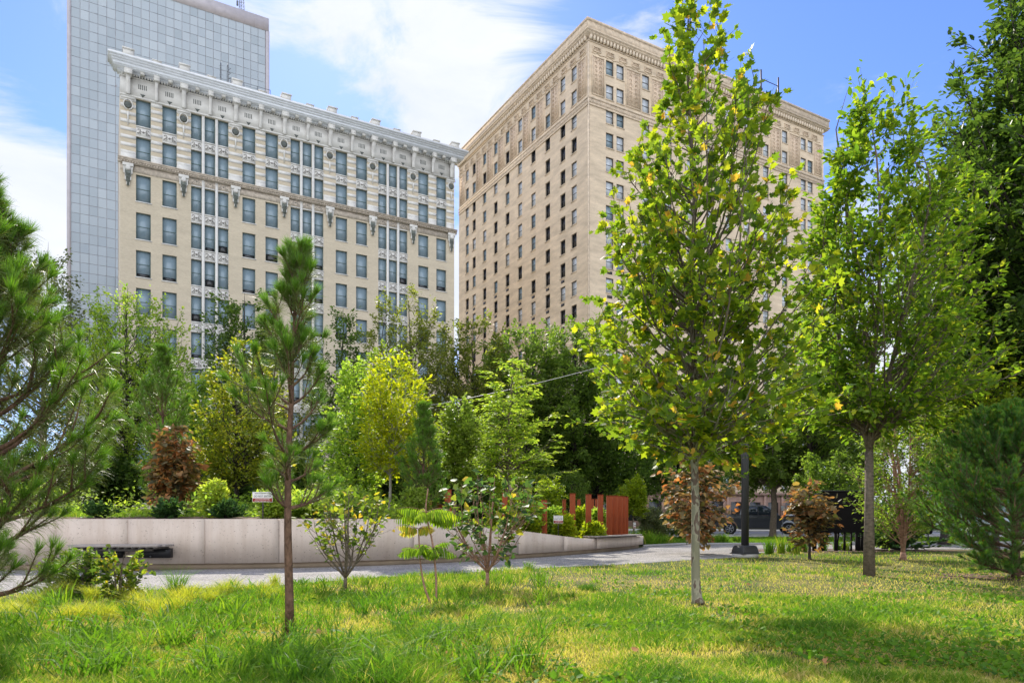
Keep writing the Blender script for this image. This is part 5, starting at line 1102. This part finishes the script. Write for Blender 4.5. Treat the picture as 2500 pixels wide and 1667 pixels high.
for px, Y, r0_, l, r, k, lab, sd, tn_ in ((1378, 21.4, 1262, 1365, 1402, 'lime', 'bright yellow green shrub between the white sign and the tall red post', 70, .35), (1412, 25, 1243, 1404, 1430, 'lime', 'pale yellow green shrub in the gap right of the tall red post', 71, .2), (1446, 22.6, 1282, 1432, 1470, 'lime', 'low bright shrub at the foot of the middle red post', 72, .3),
                                          (1461, 26, 1245, 1450, 1478, 'light', 'light green shrub behind the red post nearest the touching row', 73, .5), (1345, 24, 1243, 1330, 1372, 'light', 'green shrub behind the single red post', 74, .3), (1290, 21, 1235, 1250, 1325, 'lime', 'wide yellow green shrub left of the single red post', 75, .15), (1425, 27, 1262, 1404, 1440, 'greyg', 'flowering grey green plant behind the tall red post', 76, .6),
                                          (1230, 23, 1225, 1190, 1270, 'lime', 'bright sumac-like bush behind the dark-leaved redbud shrub', 77, .1), (750, 18, 1205, 700, 800, 'light', 'leafy light green bush on the wall top right of the tall pine trunk', 78, .5), (855, 19, 1200, 800, 905, 'light', 'wide leafy bush on the wall top behind the many-stemmed shrub', 79, .4), (672, 17.2, 1200, 640, 700, 'light', 'pale bush behind the DO NOT ENTER sign on the wall top', 80, .6),
                                          (1010, 18.2, 1195, 985, 1040, 'mid', 'grey green sapling behind the yellow sumac', 81, .9), (523, 17.5, 1180, 505, 545, 'light', 'pale variegated young shrub on the wall top left of the sign', 82, .9), (1340, 29, 1165, 1305, 1375, 'lime', 'bright green feathery sumac rising behind the single red post', 83, .05),
                                          (1590, 36, 1238, 1560, 1640, 'greyg', 'grey flowering bush behind the low end of the wall', 84, .5), (1660, 38, 1230, 1620, 1700, 'mid', 'dark bush left of the largest bronze redbud', 85, .4), (1400, 40, 1140, 1375, 1430, 'mid', 'upright green shrub behind the tall red post', 86, .4), (820, 26, 1150, 770, 880, 'mid', 'shadowy green bush deep behind the many-stemmed shrub', 87, .3)):
    b = bz(px, Y); bot = HY + (EYE - b[2]) / Y * FPX; hh = bot - r0_
    bgtree(lab, px, Y, [(r0_, (l + px) / 2, (r + px) / 2), (r0_ + hh * .25, l, r), (r0_ + hh * .6, l, r), (bot - hh * .08, (l + px) / 2, (r + px) / 2)], k, .06 + .0022 * Y, sd, n=30, nl=10, sub=5, tmpl=T_OV, name='shrub', cat='shrub', stems=5, fork=.06, spread=22, clear=.08, a0=45, a1=25, tr=.015, bark='bark', tint=(tn_, .2), tip=4, group='shrubs planted behind the wall')
# dark understorey trees closing the view at street level
for i, (px, Y, top, l, r) in enumerate(((540, 30, 1150, 470, 620), (700, 33, 1090, 600, 790), (960, 34, 1110, 880, 1050), (1095, 36, 1100, 1030, 1180), (1200, 37, 1180, 1150, 1250), (60, 30, 1100, -60, 180), (250, 31, 1080, 170, 350), (1330, 40, 1150, 1270, 1390))):
    bgtree(['dark yew-like bush below the dark grey green tree', 'dark bush behind the tall slender pine trunk', 'dark bush below the lime yellow tree', 'dark bush below the dark tree in the gap', 'low dark bush below the feathery light tree', 'dark bush at the far left behind the pine', 'dark bush below the light green round-headed tree', 'dark bush behind the feathery sumac'][i],
           px, Y, [(top, (l + px) / 2, (r + px) / 2), (top + 40, l, r), (1250, l, r), (1275, px - 20, px + 20)], 'dark' if i != 1 else 'mid', .2, 90 + i, n=52, nl=18, clear=.06, name='bush', cat='bush', stems=5, fork=.05, spread=25, tint=(.35, .2), a0=60, group='dark bushes deep in the planting')
# low spreading conifers
def juniper(label, px, Y, hw_px, top, seed, z=None, n=60, k='juniper', ls=.10, group=None, name='juniper'):
    rs = np.random.default_rng(seed); b = bz(px, Y) if z is None else (P(px, Y)[0], Y, z); root = thing(name, label, 'shrub', b, 0, group); wood, lf = MB(), MB(); R0 = hw_px / FPX * Y; H0 = EYE + (HY - top) / FPX * Y - b[2]
    for i in range(n):
        az = rs.random() * 6.283; el = rs.uniform(.15, 1.35); L = 1 / math.hypot(math.cos(el) / R0, math.sin(el) / H0) * rs.uniform(.7, 1.08); d = (math.cos(az) * math.cos(el), math.sin(az) * math.cos(el), math.sin(el))
        t = limb(rs, (0, 0, .02), d, L, 6, .0, .07); wood.tube(t, np.linspace(.012, .003, 7), 3, cap=False); m_ = 70; s_ = rs.uniform(.25, .999, m_); a, tg = along(t, s_); tg = nz(tg); sd_ = nz(np.cross(tg, Z) * rs.choice([-1, 1], m_)[:, None] + rs.normal(0, .4, (m_, 3)))
        leaves(lf, a, tg + sd_ * .7, Z + rs.normal(0, .5, (m_, 3)), ls * rs.uniform(.6, 1.3, m_) * (1.15 - s_ * .5), T_RHOMB, np.clip(rs.normal(.45, .2, m_) + .2 * (s_ - .5), 0, 1))
    wood.build('stems', M['bark_dark'], root); lf.build('foliage', L_[k], root, tint=True); return root
juniper('feathery dark green juniper on the wall top below the bronze redbud', 412, 16.7, 48, 1213, 1)
juniper('low wide juniper on the wall top left of the DO NOT ENTER sign', 555, 16.9, 55, 1222, 2)
juniper('grassy green juniper at the left end of the wall top', 240, 17.0, 50, 1225, 3, n=40)
juniper('wide dark spreading conifer beyond the peeling-trunked tree', 2190, 24.5, 135, 1190, 4, z=0.0, n=150, ls=.16, name='spreading_conifer')
juniper('dark low conifer at the foot of the far trees right of the posts', 1600, 40, 50, 1262, 5, z=0.0, n=60, ls=.2, name='spreading_conifer')

# sumac with drooping pinnate fronds
def sumac(label, base, stems_, mat_, seed, sc_=1.0):
    rs = np.random.default_rng(seed); root = thing('sumac', label, 'shrub', base); wood, lf = MB(), MB()
    for pts, heads in stems_:
        pts = np.array(pts, float); t = catmull(pts, 5); wood.tube(t, np.linspace(.016, .008, len(t)) * sc_, 7)
        for hz, nfr, fl, tn_ in heads:
            i = int(np.argmin(abs(t[:, 2] - hz))); c = t[i]
            for k in range(nfr):
                az = k * 2.4 + rs.normal(0, .3); el = rs.uniform(0, .5); L = fl * rs.uniform(.8, 1.2); d = np.array([math.cos(az) * math.cos(el), math.sin(az) * math.cos(el) * .8, math.sin(el)])
                fr_ = limb(rs, c, d, L, 9, -.085, .03); wood.tube(fr_, np.linspace(.004, .0015, 10), 3, cap=False); nlf = 12; s_ = np.linspace(.12, .99, nlf)
                a, tg = along(fr_, s_); tg = nz(tg); sd_ = nz(np.cross(tg, Z)); ll = L * .36 * np.sin(np.pi * (s_ * .8 + .15)) + .015
                for sg in (-1, 1): leaves(lf, a, sd_ * sg * .7 + tg * .25 - Z * rs.uniform(1.0, 2.2, nlf)[:, None], np.cross(sd_ * sg, tg) * sg + rs.normal(0, .2, (nlf, 3)), ll * 1.2, (T_OV[0] * [.42, 1, 1], T_OV[1]), np.clip(rs.normal(tn_, .15, nlf), 0, 1))
    wood.build('stems', M['bark_birch'], root); lf.build('fronds', L_[mat_], root, tint=True); return root
Ys = GY(1472); k_ = Ys / FPX
b = P(1066, Ys)
def sp(px, py): return ((px - 1066) * k_, 0.0, EYE + (HY - py) * k_)
sumac('two-stemmed young sumac with yellow green drooping fronds in front of the wall', b, [([sp(1066, 1474), sp(1064, 1400), sp(1055, 1320), sp(1040, 1250), sp(1045, 1192)], [(sp(0, 1255)[2], 9, .42, .45), (sp(0, 1338)[2], 4, .30, .2)]),
      ([sp(1052, 1474), sp(1036, 1430), sp(1026, 1370), sp(1022, 1290)], [(sp(0, 1290)[2], 5, .26, .85), (sp(0, 1340)[2], 6, .34, .2)])], 'sumac', 3)

# ------------------------------------------------------------------ grass clumps, lilies, lawn
def blades(mb, P_, h, w, lean, rs, tint, curl=.5):
    n = len(P_); az = rs.random(n) * 6.283; a2 = rs.random(n) * 6.283; d = np.stack([np.cos(az), np.sin(az), np.zeros(n)], 1); s_ = np.stack([np.cos(a2), np.sin(a2), np.zeros(n)], 1); h = np.broadcast_to(h, (n,))[:, None]; w = np.broadcast_to(w, (n,))[:, None]; ln = np.broadcast_to(lean, (n,))[:, None] * rs.uniform(.3, 1.3, (n, 1))
    m_ = P_ + Z * h * .55 + d * h * ln * .35; e = P_ + Z * h * (1 - .35 * np.minimum(ln, 1.4) * curl) + d * h * ln
    V = np.stack([P_ - s_ * w * .5, P_ + s_ * w * .5, m_ + s_ * w * .42, m_ - s_ * w * .42, e], 1); o = (np.arange(n) * 5)[:, None]
    mb.add(V.reshape(-1, 3), [np.array([[0, 1, 2, 3]]) + o, np.array([[3, 2, 4]]) + o], np.repeat(tint, 5))
def clump(name, label, cat, px, Y, h, r, n, w, k, tint, seed, lean=.7, group=None, z=None):
    rs = np.random.default_rng(seed); b = bz(px, Y) if z is None else (P(px, Y)[0], Y, z); q = MB(); a = rs.random(n) * 6.283; rr_ = r * np.sqrt(rs.random(n)); pp = np.stack([rr_ * np.cos(a), rr_ * np.sin(a), np.full(n, -.01)], 1)
    az = np.arctan2(pp[:, 1], pp[:, 0]); blades(q, pp, h * rs.uniform(.6, 1.1, n), w, lean, rs, np.clip(rs.normal(tint, .18, n), 0, 1), curl=.8); o = q.build(name, L_[k], loc=b, tint=True); return tag(o, label, cat, group)
G1 = 'yellow sedge tufts along the near edge of the path'
rs_ = np.random.default_rng(77)
for i in range(26):
    px = -20 + i * 27.5 + rs_.normal(0, 8); py = 1456 + rs_.uniform(0, 75) * (1 if px < 430 else .45) - (px > 500) * 10
    clump('sedge_tuft', 'fine yellow green sedge tuft in the row along the near path edge at the left', 'grass tuft', px, GY(py), rs_.uniform(.22, .36), rs_.uniform(.08, .16), 260, .0050, 'sedge', rs_.uniform(.3, .6), 300 + i, .9, G1, 0.0)
clump('grass_tuft', 'tall arching green grass tuft at the path edge right of the leafy bushes', 'grass tuft', 430, GY(1456), .52, .07, 150, .006, 'grass', .25, 401, .75, None, 0.0)
clump('grass_tuft', 'dark green grass tuft alone on the dry lawn below the low end of the wall', 'grass tuft', 1437, GY(1441), .17, .16, 260, .006, 'grass', .05, 402, 1.0, None, 0.0)
clump('grass_tuft', 'small yellow sedge tuft beside the trunk of the slender pine', 'grass tuft', 672, GY(1430), .26, .07, 150, .005, 'sedge', .35, 403, .5, None, 0.0)
clump('grass_tuft', 'tall green weed tuft at the path edge below the dip in the wall', 'grass tuft', 1292, GY(1392), .26, .1, 60, .012, 'grass', .3, 404, .6, None, 0.0)
G2 = 'bright daylily clumps in the mulch'
for i, (px, py, hh, tn_) in enumerate(((1878, 1352, .62, .25), (1907, 1350, .66, .5), (1930, 1347, .55, .3), (1942, 1352, .62, .55), (1962, 1347, .6, .35), (2010, 1344, .5, .25), (2045, 1343, .45, .35), (2065, 1344, .42, .5))):
    clump('daylily', ['dark green clump nearest the lamp post', 'brightest yellow green daylily clump, second from the lamp post', 'short green daylily clump, third from the lamp post', 'slim yellow green daylily clump just left of the small bronze redbud', 'daylily clump behind the small bronze redbud', 'daylily clump at the left legs of the black steel box', 'daylily clump seen between the legs of the black steel box', 'pale daylily clump by the middle legs of the black steel box'][i], 'daylily', px, GY(py), hh, .12, 110, .017, 'grass', tn_, 420 + i, .45, G2, 0.0)
for i, (px, Y, hh, tn_) in enumerate(((1515, 27.5, .55, .5), (1535, 28.5, .65, .45), (1560, 28.5, .6, .35), (1585, 28.2, .75, .4), (1610, 29.0, .55, .4), (1632, 29.5, .5, .5), (1745, 31, .5, .4), (1765, 31.5, .55, .3), (1800, 32, .4, .35), (1490, 30, .5, .4))):
    clump('daylily', ['arching daylily clump at the foot of the touching red posts', 'tall bright daylily clump left of the tiny far sign', 'daylily clump just right of the tiny far sign', 'widest bright daylily clump past the end of the wall', 'daylily clump halfway between the wall end and the largest bronze redbud', 'daylily clump at the left foot of the largest bronze redbud', 'daylily clump right of the plane tree trunk, under the bronze redbud', 'daylily clump right of the plane tree trunk, nearer the lamp post', 'low green clump left of the lamp post', 'daylily clump behind the touching red posts'][i], 'daylily', px, Y, hh, .22, 160, .022, 'grass', tn_, 450 + i, .55, 'daylily clumps beyond the end of the wall')

# noise for lawn patches
def vnoise(x, y, s, seed):
    r_ = np.random.default_rng(seed); g_ = r_.random((64, 64)); xi = x * s + 100; yi = y * s + 100; x0 = np.floor(xi).astype(int); y0 = np.floor(yi).astype(int); fx = xi - x0; fy = yi - y0; fx = fx * fx * (3 - 2 * fx); fy = fy * fy * (3 - 2 * fy)
    g = lambda a, b: g_[a % 64, b % 64]
    return (g(x0, y0) * (1 - fx) + g(x0 + 1, y0) * fx) * (1 - fy) + (g(x0, y0 + 1) * (1 - fx) + g(x0 + 1, y0 + 1) * fx) * fy
rl_ = np.random.default_rng(8)
def lawn_points(n, y0, y1, power=1.0):
    u_ = rl_.random(n); Yv = 1 / (1 / y0 + (1 / y1 - 1 / y0) * u_); Yv = Yv if power == 1 else Yv
    X = (rl_.random(n) * 2 - 1) * (.76 * Yv + .4); return X, Yv
def dryness(X, Y):
    px = CX + X / Y * FPX; py = HY + EYE / Y * FPX
    d = .55 * vnoise(X, Y, .7, 1) + .45 * vnoise(X, Y, 2.1, 2) - .47
    d += .16 * np.exp(-((py - 1425) / 30) ** 2) * (px > 1290) + .16 * (px > 1500) * (py < 1450) + .30 * np.exp(-((px - 2350) / 260) ** 2 - ((py - 1610) / 60) ** 2) + .28 * np.exp(-((px - 1450) / 120) ** 2 - ((py - 1422) / 22) ** 2) + .22 * np.exp(-((px - 2150) / 140) ** 2 - ((py - 1425) / 16) ** 2) + .2 * np.exp(-((px - 1700) / 80) ** 2 - ((py - 1510) / 14) ** 2) + .16 * np.exp(-((px - 100) / 150) ** 2 - ((py - 1640) / 40) ** 2) - .12 * (px < 1250)
    return np.clip(d * 3.3 + .06, 0, 1)
q = MB()
X, Yv = lawn_points(330000, 4.3, 24.0)
ok = (Yv < path_near_y(X) - .05) & (X < 18); X, Yv = X[ok], Yv[ok]
px = CX + X / Yv * FPX; ok = ~((px > 1840) & (Yv > 22.9 + rl_.normal(0, .15, len(X)))); X, Yv = X[ok], Yv[ok]; px = px[ok]; py = HY + EYE / Yv * FPX
dr = dryness(X, Yv)
for tx_, ty_ in ((2.37, 9.1), (6.82, 13.6), (-2.16, 6.95), (-2.6, 11.0), (10.4, 19), (8.1, 19)): dr = np.maximum(dr, 1.1 * np.exp(-((X - tx_ - .1) ** 2 + (Yv - ty_ + .2) ** 2) / .28))
keep = rl_.random(len(X)) < 1 - .62 * np.clip(dr, 0, 1) ** 1.6
# bare mulch at the left along the path
keep &= ~((px < 700) & (py < 1515 - .09 * px + 12 * np.sin(px / 60)) & (rl_.random(len(X)) < .8))
X, Yv, dr, px, py = X[keep], Yv[keep], dr[keep], px[keep], py[keep]; n = len(X)
tall = np.clip((vnoise(X, Yv, 1.3, 5) - .45) * 2.5, 0, 1) * (px < 1350) + .3 * np.clip((vnoise(X, Yv, 2.3, 6) - .5) * 3, 0, 1)
h = (.046 + .070 * rl_.random(n) ** 1.5 + .15 * tall * rl_.random(n)) * (1 - .6 * dr)
tint = np.clip(.05 + .46 * vnoise(X, Yv, 1.9, 9) + .18 * (vnoise(X, Yv, 5.5, 10) - .5) + rl_.normal(0, .16, n) + dr * .5 + .08 * (px < 1300), 0, 1)
tint = np.where(rl_.random(n) < .06 + .55 * dr, rl_.uniform(.76, 1, n), tint)
blades(q, np.stack([X, Yv, np.zeros(n)], 1), h, .0050 + .00034 * Yv, .9, rl_, tint)
tag(q.build('grass', L_['grass'], tint=True), 'unmown lawn of bright green grass with dry straw patches across the foreground', 'grass', kind='stuff')
# coarse wide-bladed tufts in the lawn
q = MB()
for i in range(330):
    Y = 1 / rl_.uniform(1 / 12.5, 1 / 4.6); px0 = rl_.uniform(0, 1330) if i < 270 else rl_.uniform(1300, 2450); x = (px0 - CX) / FPX * Y
    if Y > path_near_y(x) - .4: continue
    n = int(rl_.uniform(8, 30)); c = rl_.normal(0, .06, (n, 2)); hh = rl_.uniform(.16, .38) if i < 270 else rl_.uniform(.08, .14)
    blades(q, np.stack([x + c[:, 0], Y + c[:, 1], np.zeros(n)], 1), hh * rl_.uniform(.6, 1.2, n), rl_.uniform(.009, .018), 1.1, rl_, np.clip(rl_.normal(rl_.uniform(.1, .42), .1, n), 0, .6), curl=.9)
tag(q.build('coarse_grass', L_['grass'], tint=True), 'coarse broad-bladed weed grass scattered through the lawn', 'weeds', kind='stuff')
# clover and broad-leaved weeds, mostly lower right
q = MB(); X, Yv = lawn_points(60000, 4.3, 15); pxx = CX + X / Yv * FPX; w_ = np.clip((vnoise(X, Yv, 1.1, 21) - .5) * 4, 0, 1) * np.where(pxx > 1350, 1, .3); ok = (rl_.random(len(X)) < w_ * .55) & (Yv < path_near_y(X) - .2); X, Yv = X[ok], Yv[ok]; n = len(X)
leaves(q, np.stack([X, Yv, rl_.uniform(.015, .07, n)], 1), np.stack([rl_.normal(0, 1, n), rl_.normal(0, 1, n), rl_.uniform(.0, .9, n)], 1), Z + rl_.normal(0, .35, (n, 3)), rl_.uniform(.025, .07, n), (T_OV[0] * [1.3, 1, 1], T_OV[1]), np.clip(rl_.normal(.25, .12, n), 0, 1))
tag(q.build('broadleaf_weeds', L_['grass'], tint=True), 'low broad-leaved weeds growing in patches through the lawn', 'weeds', kind='stuff')
# grass of the raised bed and of the strip between path and street
q = MB(); n = 60000; X = rl_.uniform(-16, 4, n); Yv = rl_.uniform(15.5, 30, n); v = vnoise(X, Yv, .5, 31)
dmin = np.array([np.min(np.hypot(W[::3, 0] - x, W[::3, 1] - y)) for x, y in zip(X, Yv)]); yw = np.interp(X, W[:, 0], W[:, 1]); ok = (Yv > yw + .3) & (dmin > 1.5 + v * 1.8) & (abs(X / Yv) < .8); X, Yv = X[ok], Yv[ok]
Zv = np.array([bed_height(x, y) for x, y in zip(X, Yv)]); n = len(X); blades(q, np.stack([X, Yv, Zv], 1), rl_.uniform(.08, .20, n), .012, .8, rl_, np.clip(rl_.normal(.45, .14, n), 0, 1))
tag(q.build('bed_grass', L_['grass'], tint=True), 'bright grass growing on the raised ground behind the wall', 'grass', kind='stuff')
q = MB(); n = 60000; X = rl_.uniform(2, 34, n); Yv = rl_.uniform(31, 40.5, n); ok = (Yv > path_far_y(X) + .3) & (abs(X / Yv) < .8); X, Yv = X[ok], Yv[ok]; n = len(X); blades(q, np.stack([X, Yv, np.zeros(n)], 1), rl_.uniform(.06, .14, n), .016, .8, rl_, np.clip(rl_.normal(.3, .14, n), 0, 1))
tag(q.build('verge_grass', L_['grass'], tint=True), 'mown grass verge between the far side of the path and the street', 'grass', kind='stuff')
# dry leaves on the lawn
dl_ = leafmat('dry_orange_leaf', [(0, (.35,.14,.06)), (1, (.50,.26,.12))], .2)
for i, (px, py) in enumerate(((783, 1555), (1057, 1598), (1086, 1612), (1830, 1433), (1780, 1391), (2293, 1396), (1700, 1552), (310, 1622), (120, 1633), (2010, 1630), (1545, 1600), (2110, 1434))):
    q = MB(); rs = np.random.default_rng(600 + i); m_ = 1; leaves(q, np.array([[0, 0, .05]]), np.array([[rs.normal(), rs.normal(), .2]]), np.array([[rs.normal(0, .3), -.5, .9]]), .06, T_PLANE, .5)
    tag(q.build('fallen_leaf', dl_, tint=True, loc=P(px, GY(py))), 'curled dry orange brown leaf lying in the grass', 'leaf', 'fallen dry leaves on the lawn')

# mixed perennials and ground cover tangled between the shrubs of the bed
q = MB(); n = 26000; ii_ = rl_.integers(4, len(We) - 4, n); so_ = rl_.uniform(1.2, 8.5, n); X = We[ii_, 0] + ne[ii_, 0] * so_ + rl_.normal(0, .3, n); Yv = We[ii_, 1] + ne[ii_, 1] * so_ + rl_.normal(0, .3, n)
pn = vnoise(X, Yv, 1.1, 41); ok = (pn > .42) & (rl_.random(n) < .9) & (Yv > path_far_y(X) + .9); X, Yv, pn = X[ok], Yv[ok], pn[ok]; zb_ = np.array([bed_height(x, y) for x, y in zip(X, Yv)]); hh = (pn - .40) * 1.5 * rl_.random(len(X)) ** .7 * np.where(X > 4.5, .8, 1.0); n = len(X)
leaves(q, np.stack([X, Yv, zb_ + hh + .02], 1), np.stack([rl_.normal(0, 1, n), rl_.normal(0, 1, n), rl_.uniform(-.2, 1.1, n)], 1), Z + rl_.normal(0, .5, (n, 3)), rl_.uniform(.06, .14, n), T_OV, np.clip(.2 + .6 * vnoise(X, Yv, .8, 43) + rl_.normal(0, .12, n), 0, 1))
tag(q.build('ground_cover', L_['light'], tint=True), 'tangled leafy perennials filling the bed between the shrubs behind the wall', 'ground cover', kind='stuff')
